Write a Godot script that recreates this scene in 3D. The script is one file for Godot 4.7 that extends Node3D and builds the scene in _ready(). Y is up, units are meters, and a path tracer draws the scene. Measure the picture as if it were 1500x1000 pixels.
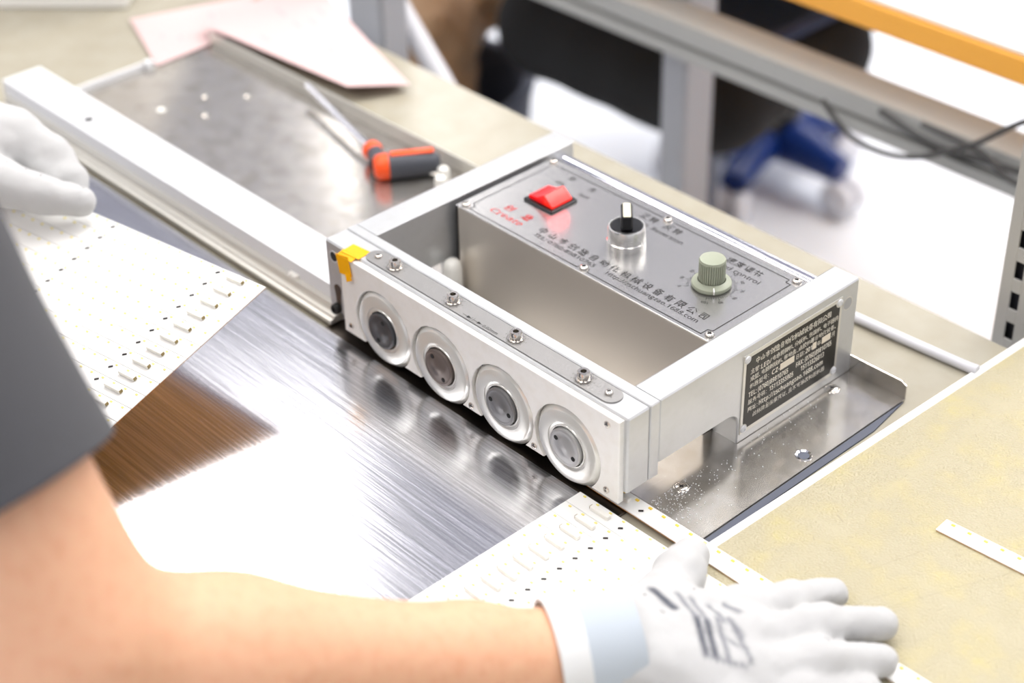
extends Node3D

func _ready() -> void:
	# camera
	var cam := Camera3D.new()
	cam.name = "camera"
	add_child(cam)
	cam.position = Vector3(0.63677, 0.79552, 0.68215)
	cam.basis = Basis(Vector3.UP, 0.83241) * Basis(Vector3.RIGHT, -0.60713) * Basis(Vector3.BACK, -0.02329)
	cam.near = 0.02
	cam.far = 60.0
	var ca := CameraAttributesPhysical.new()
	ca.frustum_focal_length = 62.07
	ca.frustum_focus_distance = 1.25
	ca.exposure_aperture = 3.5
	cam.attributes = ca
	cam.fov = 21.8833
	cam.current = true
	# air outside the room
	var we := WorldEnvironment.new()
	we.name = "environment"
	var en := Environment.new()
	var sky := Sky.new()
	var sm := ProceduralSkyMaterial.new()
	sm.sky_top_color = Color(0.55, 0.68, 0.86)
	sm.sky_horizon_color = Color(0.82, 0.86, 0.9)
	sm.ground_bottom_color = Color(0.4, 0.4, 0.4)
	sm.ground_horizon_color = Color(0.7, 0.7, 0.7)
	sky.sky_material = sm
	en.background_mode = Environment.BG_SKY
	en.sky = sky
	en.tonemap_mode = Environment.TONE_MAPPER_LINEAR
	en.tonemap_exposure = EXPOSURE
	en.sdfgi_enabled = true
	en.ssao_enabled = true
	en.ssil_enabled = true
	we.environment = en
	add_child(we)
	make_materials()
	make_hanzi()
	build_lamps()
	build_room()
	build_tables()
	build_machine()
	build_boards()
	build_background()
	build_person()

const EXPOSURE := 0.57

# ceiling lights: [x, z, length, width, strength]
const LAMPS := [
	[-2.19, -0.85, 1.5, 0.62, 1.0],
	[-3.95, -3.05, 1.5, 0.62, 1.0],
	[-0.75, 0.25, 1.5, 0.62, 0.5],
	[-1.55, 1.60, 1.5, 0.62, 1.6],
	[0.20, 1.75, 1.5, 0.62, 1.6],
	[1.45, 0.35, 1.5, 0.62, 0.5],
	[-0.30, -2.10, 1.5, 0.62, 3.0],
	[-4.4, 0.4, 1.5, 0.62, 1.0],
	[-2.6, -4.6, 1.5, 0.62, 2.0],
	[-0.55, -0.95, 1.5, 0.62, 2.2],
	[1.1, -2.4, 1.5, 0.62, 2.5],
	[-0.6, -3.7, 1.5, 0.62, 3.0],
]
const LAMP_E := 2.5

func build_lamps() -> void:
	var dirx := Vector3(0.79, 0, 0.61)
	for i in LAMPS.size():
		var l: Array = LAMPS[i]
		var xf := Transform3D(Basis(dirx.normalized(), Vector3.UP, dirx.cross(Vector3.UP).normalized()), Vector3(l[0], 2.236, l[1]))
		var root := thing("ceiling_light", LAMP_LABELS[i], "light", xf.origin, "ceiling light panels")
		root.transform = xf
		var f := mb()
		var hx: float = l[2] * 0.5
		var hz: float = l[3] * 0.5
		for s in [-1.0, 1.0]:
			cbox(f, Vector3(-hx - 0.02, -0.012, s * (hz + 0.01) - 0.01), Vector3(hx + 0.02, 0.012, s * (hz + 0.01) + 0.01), 0.003)
			cbox(f, Vector3(s * (hx + 0.01) - 0.01, -0.012, -hz), Vector3(s * (hx + 0.01) + 0.01, 0.012, hz), 0.003)
		f.set_material(M["lamp_frame"])
		put_mesh("frame", f.commit(), root)
		var p := mb()
		cbox(p, Vector3(-hx, -0.002, -hz), Vector3(hx, 0.012, hz), 0.001)
		p.set_material(M["lamp_panel"])
		put_mesh("lamp_diffuser", p.commit(), root)
		var al := AreaLight3D.new()
		al.name = "panel_light"
		al.area_size = Vector2(l[2], l[3])
		al.area_normalize_energy = false
		al.light_energy = LAMP_E * l[4]
		al.light_color = Color(1.0, 0.985, 0.97)
		al.area_range = 14.0
		al.area_attenuation = 2.0
		al.shadow_enabled = true
		root.add_child(al)
		al.position = Vector3(0, -0.006, 0)
		al.rotation = Vector3(-PI / 2.0, 0, 0)

const LAMP_LABELS := [
	"long white ceiling light panel mirrored in the steel worktop",
	"long white ceiling light panel over the far back corner",
	"long white ceiling light panel right above the cutting machine",
	"long white ceiling light panel above the gloved worker",
	"long white ceiling light panel behind the camera",
	"long white ceiling light panel over the right end of the mat",
	"long white ceiling light panel over the amber edged bench",
	"long white ceiling light panel beside the left wall",
	"long white ceiling light panel nearest to the back wall",
	"long white ceiling light panel over the chair behind the bench",
	"long white ceiling light panel in the far right corner",
	"long white ceiling light panel between the back wall and the amber edged bench",
]

func build_room() -> void:
	var st := mb()
	cbox(st, Vector3(-6.2, -0.85, -6.2), Vector3(3.7, -0.75, 3.7), 0.0)
	structure("floor", st, "floor_white")
	st = mb()
	cbox(st, Vector3(-6.2, 2.25, -6.2), Vector3(3.7, 2.4, 3.7), 0.0)
	structure("ceiling", st, "ceiling_paint")
	st = mb()
	cbox(st, Vector3(-6.2, -0.75, -6.2), Vector3(-6.0, 2.25, 3.7), 0.0)
	structure("wall_left", st, "wall_paint")
	st = mb()
	cbox(st, Vector3(3.5, -0.75, -6.2), Vector3(3.7, 2.25, 3.7), 0.0)
	structure("wall_right", st, "wall_paint")
	st = mb()
	cbox(st, Vector3(-6.0, -0.75, -6.2), Vector3(3.5, 2.25, -6.0), 0.0)
	structure("wall_back", st, "wall_paint")
	st = mb()
	cbox(st, Vector3(-6.0, -0.75, 3.5), Vector3(3.5, 2.25, 3.7), 0.0)
	structure("wall_front", st, "wall_paint")

func build_tables() -> void:
	# the workbench under everything
	var tb := thing("workbench", "beige topped workbench that carries the machine and the steel trays", "table", Vector3(-0.2, -0.75, 0.05))
	var st := mb()
	cbox(st, Vector3(-1.55, -0.036, -0.362), Vector3(1.15, -0.002, 0.47), 0.003)
	part("tabletop", st, "beige_top", tb)
	for p in [Vector2(-1.5, -0.31), Vector2(1.1, -0.31), Vector2(-1.5, 0.42), Vector2(1.1, 0.42)]:
		st = mb()
		cbox(st, Vector3(p.x - 0.025, -0.75, p.y - 0.025), Vector3(p.x + 0.025, -0.036, p.y + 0.025), 0.003)
		part("leg", st, "frame_grey", tb)
	# front steel worktop
	st = mb()
	cbox(st, Vector3(-1.02, -0.002, 0.0063), Vector3(0.0555, 0.002, 0.452), 0.0004)
	tag(part("steel_worktop", st, "worktop_steel"), "brushed shiny steel plate in front of the cutting machine", "plate")
	# back tray with folded lips
	var tr := thing("metal_tray", "dull steel tray with folded edges under and behind the machine", "tray", Vector3(-0.4, 0, -0.13))
	st = mb()
	var bo := PackedVector2Array([Vector2(-0.832, 0.021), Vector2(0.052, 0.021), Vector2(0.052, 0.2462), Vector2(-0.832, 0.2362)])
	extrude(st, bo, 0.0016, T(Vector3(0, -0.0012, 0), Vector3.RIGHT, Vector3(0, 0, -1)), 0.0003)
	part("sheet", st, "tray_steel", tr)
	var lipx := T(Vector3(0.052, 0.0, -0.2462), Vector3(-0.884, 0, 0.0100), Vector3.UP)
	st = mb()
	extrude(st, PackedVector2Array([Vector2(0, -0.001), Vector2(0.3500, -0.001), Vector2(0.3500, 0.0146), Vector2(0.0045, 0.0146), Vector2(0, 0.0120)]), 0.0014, lipx, 0.0003, true)
	part("back_lip", st, "tray_steel", tr)
	st = mb()
	extrude(st, PackedVector2Array([Vector2(0.3502, -0.001), Vector2(0.8841, -0.001), Vector2(0.8841, 0.0140), Vector2(0.3502, 0.0146)]), 0.0014, lipx, 0.0003, true)
	part("back_lip", st, "bar_rail", tr).set_meta("label", "paler stretch of the raised back edge")
	st = mb()
	cbox(st, Vector3(-0.8335, -0.001, -0.160), Vector3(-0.8305, 0.0075, -0.060), 0.0008)
	cbox(st, Vector3(-0.8340, -0.001, -0.164), Vector3(-0.8260, 0.0085, -0.154), 0.001)
	part("side_lip", st, "white_bar", tr)
	for p in [Vector2(0.0052, -0.0505), Vector2(0.0062, -0.2177)]:
		var sc := mb()
		lathe(sc, [Vector2(0.0062, 0.0), Vector2(0.0058, 0.0005), Vector2(0.0050, 0.0007), Vector2(0.0046, 0.0005), Vector2(0.0038, 0.0010), Vector2(0, 0.0012)], 24, T(Vector3(p.x, 0.0004, p.y)))
		var so := part("countersunk_screw", sc, "bright_steel", tr)
		sc = mb()
		cbox(sc, Vector3(p.x - 0.0019, 0.0014, p.y - 0.0004), Vector3(p.x + 0.0019, 0.0017, p.y + 0.0004), 0.0)
		cbox(sc, Vector3(p.x - 0.0004, 0.0014, p.y - 0.0019), Vector3(p.x + 0.0004, 0.0017, p.y + 0.0019), 0.0)
		part("cross_slot", sc, "socket_dark", so)
	st = mb()
	lathe(st, [Vector2(0.0062, 0.0), Vector2(0.0060, 0.0008), Vector2(0.0044, 0.0003), Vector2(0.0043, 0.0001)], 28, T(Vector3(0.0426, 0.0004, -0.1392)))
	var rim := part("open_hole", st, "chrome", tr)
	st = mb()
	lathe(st, [Vector2(0.0043, 0.0005), Vector2(0, 0.0005)], 24, T(Vector3(0.0426, 0.0002, -0.1392)))
	part("hole_floor", st, "slate_plastic", rim)
	for p in [Vector3(-0.7418, -0.1145, 1.0), Vector3(-0.7343, -0.1611, 0.0), Vector3(-0.7055, -0.1918, 0.0), Vector3(-0.7016, -0.1383, 0.0)]:
		st = mb()
		lathe(st, [Vector2(0.0045, 0), Vector2(0.0040, 0.0012), Vector2(0.0020, 0.0020), Vector2(0, 0.0021)], 16, T(Vector3(p.x, 0.0004, p.y)))
		part("rivet", st, "white_plastic" if p.z > 0.5 else "bright_steel", tr)
	# white metal crumbs round the machine's foot
	var rng := RandomNumberGenerator.new()
	rng.seed = 5
	st = mb()
	for i in 420:
		var px := 0.001 + absf(rng.randfn(0.0, 0.016))
		var pz := rng.randfn(-0.026, 0.022) if i < 330 else rng.randf_range(-0.2, -0.03)
		if px > 0.05 or pz > -0.0215 or pz < -0.23:
			continue
		var r := rng.randf_range(0.00015, 0.00045)
		cbox(st, Vector3(-r, 0, -r * 0.7), Vector3(r, r, r * 0.7), 0.0, Transform3D(Basis(Vector3.UP, rng.randf() * TAU), Vector3(px, 0.0004, pz)))
	var cr := part("metal_crumbs", st, "white_bar")
	cr.set_meta("kind", "stuff")
	tag(cr, "tiny bright metal crumbs scattered on the tray by the machine's front corner", "swarf")
	# fence bar on the left
	var fb := thing("fence_bar", "long white metal bar running from the cutting machine to the left", "bar", Vector3(-0.6, 0, -0.02))
	st = mb()
	# profile: local x is -z, local y is up
	extrude(st, PackedVector2Array([Vector2(0.0120, 0.0006), Vector2(0.0540, 0.0006), Vector2(0.0540, 0.0285), Vector2(0.0120, 0.0285)]), 0.5330, T(Vector3(-0.8598, 0, 0), Vector3(0, 0, -1), Vector3.UP), 0.0010, true)
	part("bar", st, "white_bar", fb)
	st = mb()
	extrude(st, PackedVector2Array([Vector2(-0.0010, 0.0021), Vector2(0.0119, 0.0021), Vector2(0.0119, 0.0150), Vector2(0.0075, 0.0150), Vector2(0.0070, 0.0085), Vector2(0.0030, 0.0080), Vector2(0.0025, 0.0060), Vector2(-0.0010, 0.0055)]), 0.5250, T(Vector3(-0.8518, 0, 0), Vector3(0, 0, -1), Vector3.UP), 0.0004, true)
	part("guide_rail", st, "bar_rail", fb)
	st = mb()
	lathe(st, [Vector2(0.0046, 0), Vector2(0.0046, 0.0002), Vector2(0, 0.0002)], 20, T(Vector3(-0.7260, 0.0285, -0.0275)))
	part("screw_hole", st, "socket_dark", fb)
	st = mb()
	cbox(st, Vector3(-0.732, 0.0284, -0.0165), Vector3(-0.727, 0.0286, -0.0115), 0.0)
	cbox(st, Vector3(-0.716, 0.0284, -0.0420), Vector3(-0.709, 0.0286, -0.0330), 0.0)
	part("scuff_mark", st, "cable_grey", fb)
	for p in [Vector2(-0.391, 0.0105), Vector2(-0.386, 0.0105)]:
		st = mb()
		lathe(st, [Vector2(0.003, 0), Vector2(0.0028, 0.003), Vector2(0, 0.0035)], 12, T(Vector3(p.x, 0.0148, -p.y)))
		part("stop_pin", st, "white_plastic", fb)
	# small white stops at the left arm's back
	var k := 0
	for p in [Vector2(-0.4445, -0.2225), Vector2(-0.4330, -0.2090)]:
		st = mb()
		lathe(st, [Vector2(0.0055, 0), Vector2(0.0055, 0.008), Vector2(0.0045, 0.0105), Vector2(0, 0.0115)], 20, T(Vector3(p.x, 0.0004, p.y)))
		tag(part("plastic_stop", st, "white_plastic"), ["small white plastic stop against the tray's back edge", "small white plastic stop nearer to the machine's left arm"][k], "stop", "plastic stops behind the machine")
		k += 1
	# mat on the right
	var mt := thing("bench_mat", "beige textured mat with a pale edge on the right of the bench", "mat", Vector3(0.4, -0.002, 0.0))
	var sk := 0.0316
	var xm := func(x: float, z: float) -> Vector2: return Vector2(x - z * sk - sk * 0.025, -z)
	st = mb()
	extrude(st, PackedVector2Array([xm.call(0.0650, 0.46), Vector2(1.10, -0.46), Vector2(1.10, 0.40), xm.call(0.0650, -0.40)]), 0.0029, T(Vector3(0, -0.0019, 0), Vector3.RIGHT, Vector3(0, 0, -1)), 0.0)
	part("mat_sheet", st, "esd_mat", mt)
	st = mb()
	extrude(st, PackedVector2Array([xm.call(0.0583, 0.46), xm.call(0.0649, 0.46), xm.call(0.0649, -0.40), xm.call(0.0583, -0.40)]), 0.0033, T(Vector3(0, -0.0019, 0), Vector3.RIGHT, Vector3(0, 0, -1)), 0.0006)
	part("edge_strip", st, "mat_edge", mt)
	st = mb()
	extrude(st, PackedVector2Array([Vector2(0.0526, 0.0190), Vector2(0.0578, 0.0190), Vector2(0.0590, 0.2000), Vector2(0.0526, 0.2440)]), 0.0012, T(Vector3(0, -0.0019, 0), Vector3.RIGHT, Vector3(0, 0, -1)), 0.0002)
	part("dark_underlay", st, "dark_strip", mt)
	st = mb()
	rng.seed = 11
	var sx := T(Vector3(0, 0.00108, 0), Vector3.RIGHT, Vector3(0, 0, -1))
	for s in [[0.176, 0.045, 0.245, 0.205], [0.160, 0.030, 0.178, 0.080], [0.205, 0.165, 0.235, 0.250], [0.150, 0.075, 0.165, 0.120], [0.185, 0.010, 0.215, 0.050]]:
		var a := Vector2(s[0], s[1])
		var b := Vector2(s[2], s[3])
		for e in 6:
			var c := a.lerp(b, e / 6.0) + Vector2(rng.randf_range(-1, 1), rng.randf_range(-1, 1)) * 0.0008
			var d := a.lerp(b, (e + 1) / 6.0)
			stroke(st, c, d, 0.0003, sx)
	for i in 46:
		var c2 := Vector2(rng.randf_range(0.075, 0.30), rng.randf_range(-0.05, 0.30))
		stroke(st, c2, c2 + Vector2(rng.randf_range(-1, 1), rng.randf_range(-1, 1)) * 0.003, rng.randf_range(0.0003, 0.0008), sx)
	stroke(st, Vector2(0.1015, 0.1040), Vector2(0.1075, 0.1015), 0.0012, sx)
	stroke(st, Vector2(0.1350, 0.0180), Vector2(0.1360, 0.0160), 0.0014, sx)
	var scm := part("scratches", st, "mat_scratch", mt)
	scm.set_meta("kind", "stuff")
	# cable behind the tray
	st = mb()
	tube(st, smooth_path([Vector3(-0.34, 0.0022, -0.292), Vector3(-0.15, 0.0022, -0.301), Vector3(-0.039, 0.0022, -0.305), Vector3(0.049, 0.0022, -0.3105), Vector3(0.07, 0.0022, -0.313)], 8), [0.0042], 12)
	tag(part("grey_cable", st, "cable_grey"), "pale grey cable lying on the bench behind the tray's lip", "cable")

func build_boards() -> void:
	led_board("circuit_board", "white uncut board of LED strips lying on the steel worktop under the right glove", "circuit board", T(Vector3(-0.0385, 0.002, 0.0060)), 12, 0.300, 0.0145, 0.0022)
	# held board: rows run along e1, strips along e2
	var p0 := Vector3(-0.314, 0.0745, 0.066)
	var e1 := Vector3(0.14003, -0.21881, 0.96567)
	var e2 := Vector3(-0.99013, -0.03616, 0.13539)
	var n := Vector3(-0.00530, 0.97510, 0.22171)
	var o := p0 + e1 * 0.1714 - n * 0.0016
	led_board("circuit_board", "white board of LED strips held up in the left glove", "circuit board", Transform3D(Basis(e2, n, -e1), o), 12, 0.300, 0.01428, 0.0120)
	led_board("cut_strip", "freshly cut white LED strip coming out under the machine's front corner", "LED strip", T(Vector3(-0.0420, 0.0012, -0.0188)), 1, 0.320, 0.0160, 0.0030, "cut LED strips", 0.0125)
	var d := Vector3(0.0637, 0, -0.0045).normalized()
	led_board("cut_strip", "cut white LED strip lying alone on the mat away from the hands", "LED strip", T(Vector3(0.1565, 0.0011, -0.1525), d, Vector3.UP), 1, 0.300, 0.0142, 0.0032, "cut LED strips", 0.0070, false)

func build_background() -> void:
	var st := mb()
	# amber edged bench across the aisle
	var bn := thing("amber_edged_bench", "white topped bench with an amber edge across the aisle", "table", Vector3(0.0, -0.75, -1.1))
	cbox(st, Vector3(-1.25, 0.030, -1.55), Vector3(1.6, 0.036, -0.748), 0.002)
	part("top_board", st, "bench_white", bn)
	st = mb()
	cbox(st, Vector3(-1.25, 0.0, -1.55), Vector3(1.6, 0.0299, -0.7455), 0.002)
	part("edge_board", st, "amber_edge", bn)
	st = mb()
	var rail := PackedVector2Array([Vector2(0.735, -0.1150), Vector2(0.735, -0.1010), Vector2(0.747, -0.1000), Vector2(0.747, -0.0950), Vector2(0.735, -0.0940), Vector2(0.735, -0.0700), Vector2(0.775, -0.0640), Vector2(0.775, -0.1150)])
	extrude(st, rail, 2.4, T(Vector3(-1.2, 0, 0), Vector3(0, 0, -1), Vector3.UP), 0.001, true)
	part("front_rail", st, "frame_grey", bn)
	for x in [-0.684, 1.4]:
		st = mb()
		cbox(st, Vector3(x, -0.75, -0.8300), Vector3(x + 0.042, -0.0002, -0.7755), 0.004)
		part("leg", st, "post_grey", bn)
	for x in [-1.2, 1.4]:
		st = mb()
		cbox(st, Vector3(x, -0.75, -1.52), Vector3(x + 0.042, -0.0002, -1.46), 0.004)
		part("leg", st, "post_grey", bn)
	# cables along the rail
	var ci := 0
	for pts in [[Vector3(-0.39, -0.078, -0.7100), Vector3(-0.345, -0.107, -0.7100), Vector3(-0.28, -0.104, -0.7100), Vector3(-0.21, -0.066, -0.7100), Vector3(-0.10, 0.010, -0.7100), Vector3(0.1, 0.012, -0.7100)],
			[Vector3(-0.33, -0.076, -0.7305), Vector3(-0.26, -0.090, -0.7305), Vector3(-0.19, -0.084, -0.7305), Vector3(-0.10, -0.078, -0.7305), Vector3(0.1, -0.079, -0.7305)],
			[Vector3(-0.27, -0.066, -0.7205), Vector3(-0.20, -0.070, -0.7205), Vector3(-0.155, -0.088, -0.7205), Vector3(-0.06, -0.090, -0.7205), Vector3(0.1, -0.091, -0.7205)]]:
		st = mb()
		tube(st, smooth_path(pts, 8), [0.0032], 8)
		tag(part("rail_cable", st, "cable_dark"), ["dark cable sagging below the grey rail and rising towards the right", "dark cable lying straight along the middle of the grey rail", "dark cable dipping under the others at the rail's right end"][ci], "cable", "cables along the grey rail")
		ci += 1
	# slotted upright at the right edge
	var up := thing("slotted_upright", "grey slotted steel upright behind the bench at the right edge", "upright", Vector3(0.05, -0.75, -0.41))
	st = mb()
	var zf := -0.400
	var x0 := 0.0280
	cbox(st, Vector3(x0, -0.75, zf - 0.002), Vector3(x0 + 0.0105, 0.9, zf), 0.0004)
	cbox(st, Vector3(x0 + 0.0185, -0.75, zf - 0.002), Vector3(x0 + 0.034, 0.9, zf), 0.0004)
	var yy := -0.75
	while yy < 0.9:
		cbox(st, Vector3(x0 + 0.0104, yy, zf - 0.002), Vector3(x0 + 0.0186, yy + 0.0125, zf), 0.0003)
		yy += 0.0285
	cbox(st, Vector3(x0, -0.75, zf - 0.036), Vector3(x0 + 0.002, 0.9, zf - 0.0015), 0.0004)
	cbox(st, Vector3(x0 + 0.032, -0.75, zf - 0.036), Vector3(x0 + 0.034, 0.9, zf - 0.0015), 0.0004)
	part("slotted_face", st, "slot_grey", up)
	st = mb()
	cbox(st, Vector3(x0 + 0.0022, -0.75, zf - 0.012), Vector3(x0 + 0.0318, 0.9, zf - 0.010), 0.0)
	part("inner_web", st, "slot_inside", up)
	# grey post and leaning rod behind the left part of the bench
	st = mb()
	cbox(st, Vector3(-0.862, -0.75, -0.480), Vector3(-0.800, 0.6, -0.440), 0.004)
	tag(part("grey_post", st, "post_grey"), "plain grey post standing behind the bench by the pink paper", "post")
	st = mb()
	tube(st, [Vector3(-0.135, -0.745, -0.50), Vector3(-1.15, 0.262, -0.50)], [0.0125], 14)
	tag(part("leaning_rod", st, "cable_grey"), "pale grey rod leaning behind the bench beside the grey post", "rod")
	# chair
	var ch := thing("office_chair", "black cushioned chair seen dark and blurred behind the bench, left of the blue star base", "chair", Vector3(-0.98, -0.75, -1.20))
	var cb2 := []
	for e in [[-1.13, -1.02, -0.80, -1.02], [-1.13, -1.24, -0.80, -1.24], [-1.13, -1.02, -1.13, -1.24], [-0.80, -1.02, -0.80, -1.24], [-1.02, -1.03, -1.02, -1.23], [-0.91, -1.03, -0.91, -1.23]]:
		cb2.append([Vector3(e[0], -0.33, e[1]), Vector3(e[2], -0.33, e[3]), 0.075, 0.075])
	var cushion := nets(cb2, 0.016, 0.012, M["black_fabric"])
	put_mesh("seat", cushion, ch).position = -ch.position
	st = mb()
	cbox(st, Vector3(-1.19, -0.262, -1.28), Vector3(-0.74, -0.236, -0.962), 0.012)
	part("seat_pad", st, "navy_fabric", ch).set_meta("label", "navy pad on the black seat")
	var backr := nets([[Vector3(-1.18, -0.165, -1.275), Vector3(-0.82, -0.165, -1.275), 0.04, 0.04], [Vector3(-1.18, -0.065, -1.29), Vector3(-0.82, -0.065, -1.29), 0.04, 0.04], [Vector3(-1.0, -0.165, -1.275), Vector3(-1.0, -0.065, -1.29), 0.05, 0.05], [Vector3(-1.17, -0.165, -1.275), Vector3(-1.17, -0.065, -1.29), 0.045, 0.045], [Vector3(-0.83, -0.165, -1.275), Vector3(-0.83, -0.065, -1.29), 0.045, 0.045], [Vector3(-1.0, -0.36, -1.27), Vector3(-1.0, -0.10, -1.29), 0.025, 0.025]], 0.016, 0.014, M["navy_fabric"])
	put_mesh("backrest", backr, ch).position = -ch.position
	st = mb()
	lathe(st, [Vector2(0.03, -0.66), Vector2(0.03, -0.45), Vector2(0.02, -0.45), Vector2(0.02, -0.39), Vector2(0.12, -0.385), Vector2(0.12, -0.37)], 24, T(Vector3(-0.98, 0, -1.20)))
	part("column", st, "slate_plastic", ch)
	st = mb()
	lathe(st, [Vector2(0, -0.75), Vector2(0.10, -0.75), Vector2(0.10, -0.735), Vector2(0.05, -0.70), Vector2(0.03, -0.66)], 32, T(Vector3(-0.98, 0, -1.20)))
	part("round_base", st, "slate_plastic", ch)
	# swivel stool on a blue star base
	var sw := thing("swivel_stool", "dark swivel stool with a blue star base and white castors behind the bench", "stool", Vector3(-1.06, -0.75, -1.47))
	st = mb()
	lathe(st, [Vector2(0.045, -0.66), Vector2(0.058, -0.60), Vector2(0.060, -0.24), Vector2(0.05, -0.21)], 28, T(Vector3(-1.06, 0, -1.47)))
	part("column", st, "black_plastic", sw)
	st = mb()
	lathe(st, [Vector2(0, -0.22), Vector2(0.12, -0.22), Vector2(0.14, -0.20), Vector2(0.14, -0.16), Vector2(0.12, -0.14), Vector2(0, -0.135)], 32, T(Vector3(-1.06, 0, -1.47)))
	part("seat", st, "navy_fabric", sw)
	for i in 5:
		var a := deg_to_rad(70.0 + 72.0 * i)
		var dv := Vector3(cos(a), 0, sin(a))
		var c := Vector3(-1.06, -0.655, -1.47)
		st = mb()
		tube(st, [c, c + dv * 0.08 + Vector3(0, -0.002, 0), c + dv * 0.16 + Vector3(0, -0.018, 0)], [0.042, 0.036, 0.024], 12)
		var lg := part("base_leg", st, "blue_plastic", sw)
		st = mb()
		for s in [-1.0, 1.0]:
			var sd: Vector3 = dv.cross(Vector3.UP) * s
			lathe(st, [Vector2(0, 0), Vector2(0.025, 0), Vector2(0.0315, 0.004), Vector2(0.0315, 0.018), Vector2(0.025, 0.023), Vector2(0, 0.023)], 20, _frame(c + dv * 0.165 + Vector3(0, -0.0635, 0) + sd * 0.005, sd))
		part("castor", st, "castor_white", lg)
	# dark bin with a cloth bundle further left
	var bi := thing("slate_bin", "slate grey bin on the floor behind the bench", "bin", Vector3(-1.36, -0.75, -0.98))
	st = mb()
	lathe(st, [Vector2(0, -0.75), Vector2(0.15, -0.75), Vector2(0.175, -0.47), Vector2(0.168, -0.46), Vector2(0.160, -0.47), Vector2(0.145, -0.70), Vector2(0, -0.70)], 32, T(Vector3(-1.33, 0, -0.93)))
	part("bin_body", st, "slate_plastic", bi)
	st = mb()
	lathe(st, [Vector2(0.176, -0.475), Vector2(0.180, -0.462), Vector2(0.172, -0.452), Vector2(0.160, -0.458)], 32, T(Vector3(-1.33, 0, -0.93)))
	part("rim", st, "slate_plastic", bi)
	var bun := nets([[Vector3(-1.45, -0.40, -0.98), Vector3(-1.32, -0.36, -1.06), 0.06, 0.05], [Vector3(-1.40, -0.42, -0.90), Vector3(-1.30, -0.38, -0.96), 0.05, 0.040], [Vector3(-1.40, -0.34, -1.02), Vector3(-1.28, -0.35, -0.92), 0.04, 0.035], [Vector3(-1.36, -0.46, -0.96), Vector3(-1.28, -0.46, -0.92), 0.06, 0.06]], 0.010, 0.02, M["tan_cloth"], Color.WHITE, [], 0.012, 0.06)
	var bo := put_mesh("cloth_bundle", bun, self)
	tag(bo, "crumpled tan cloth bundle stuffed into the slate bin", "cloth")
	# white carton at the top left
	st = mb()
	var cb := Transform3D(Basis(Vector3.UP, deg_to_rad(44.5)), Vector3(-0.976, -0.002, -0.227))
	cbox(st, Vector3(-0.34, 0.0001, -0.24), Vector3(0, 0.16, 0), 0.002, cb)
	var cart := thing("white_carton", "white carton standing on the bench behind the left glove", "box", Vector3(-1.08, -0.002, -0.3))
	part("carton_body", st, "card_white", cart)
	st = mb()
	cbox(st, Vector3(-0.342, 0.150, -0.242), Vector3(0.002, 0.175, 0.002), 0.002, cb)
	part("lid", st, "card_white", cart)
	# pink papers
	paper("pink_paper", "pink printed sheet lying left of the tray under the other pink sheet", [Vector3(-0.8265, 0.0012, -0.1660), Vector3(-0.945, 0.001, -0.210), Vector3(-0.900, 0.001, -0.345), Vector3(-0.8300, 0.0012, -0.262)], 1)
	paper("pink_paper", "pink printed sheet lying behind the tray's raised back edge", [Vector3(-0.853, 0.0152, -0.2400), Vector3(-0.627, 0.0152, -0.2580), Vector3(-0.600, 0.006, -0.3150), Vector3(-0.870, 0.012, -0.4000)], 2)
	# pistol grip screwdriver
	var sd2 := thing("screwdriver", "screwdriver with an orange and dark grey handle lying on the tray", "screwdriver", Vector3(-0.53, 0.0, -0.2))
	st = mb()
	tube(st, [Vector3(-0.657, 0.0150, -0.2310), Vector3(-0.5140, 0.0125, -0.1960)], [0.0033], 14)
	part("shaft", st, "chrome", sd2)
	st = mb()
	var dd := (Vector3(-0.5140, 0.0125, -0.1960) - Vector3(-0.657, 0.0150, -0.2310)).normalized()
	var fr := _frame(Vector3(-0.5200, 0.0125, -0.1975), dd)
	lathe(st, [Vector2(0, 0), Vector2(0.0065, 0.0), Vector2(0.0092, 0.004), Vector2(0.0095, 0.009), Vector2(0.0075, 0.013), Vector2(0, 0.0135)], 24, fr)
	part("collar", st, "orange_plastic", sd2)
	st = mb()
	tube(st, [Vector3(-0.5085, 0.0125, -0.1945), Vector3(-0.4990, 0.0125, -0.1890), Vector3(-0.4895, 0.0125, -0.1830)], [0.0078, 0.0070, 0.0085], 18)
	part("neck", st, "dark_rubber", sd2)
	st = mb()
	var g0 := Vector3(-0.4860, 0.0128, -0.1765)
	var g1 := Vector3(-0.4545, 0.0128, -0.2260)
	var gd := (g1 - g0).normalized()
	lathe(st, [Vector2(0, -0.0015), Vector2(0.0080, -0.001), Vector2(0.0112, 0.002), Vector2(0.0122, 0.007), Vector2(0.0122, 0.0125), Vector2(0, 0.0125)], 28, _frame(g0, gd))
	cbox(st, Vector3(-0.0040, 0.0112, -0.0150), Vector3(0.0040, 0.0128, 0.0250), 0.001, T((g0 + g1) * 0.5 + Vector3(0, 0.0002, 0), Vector3.UP.cross(gd).normalized(), Vector3.UP))
	part("orange_cap", st, "orange_plastic", sd2)
	st = mb()
	lathe(st, [Vector2(0, 0.0123), Vector2(0.0124, 0.0123), Vector2(0.0122, 0.030), Vector2(0.0112, 0.048), Vector2(0.0098, 0.055), Vector2(0.0060, 0.0595), Vector2(0, 0.0605)], 28, _frame(g0, gd))
	part("grip", st, "dark_rubber", sd2)

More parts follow.
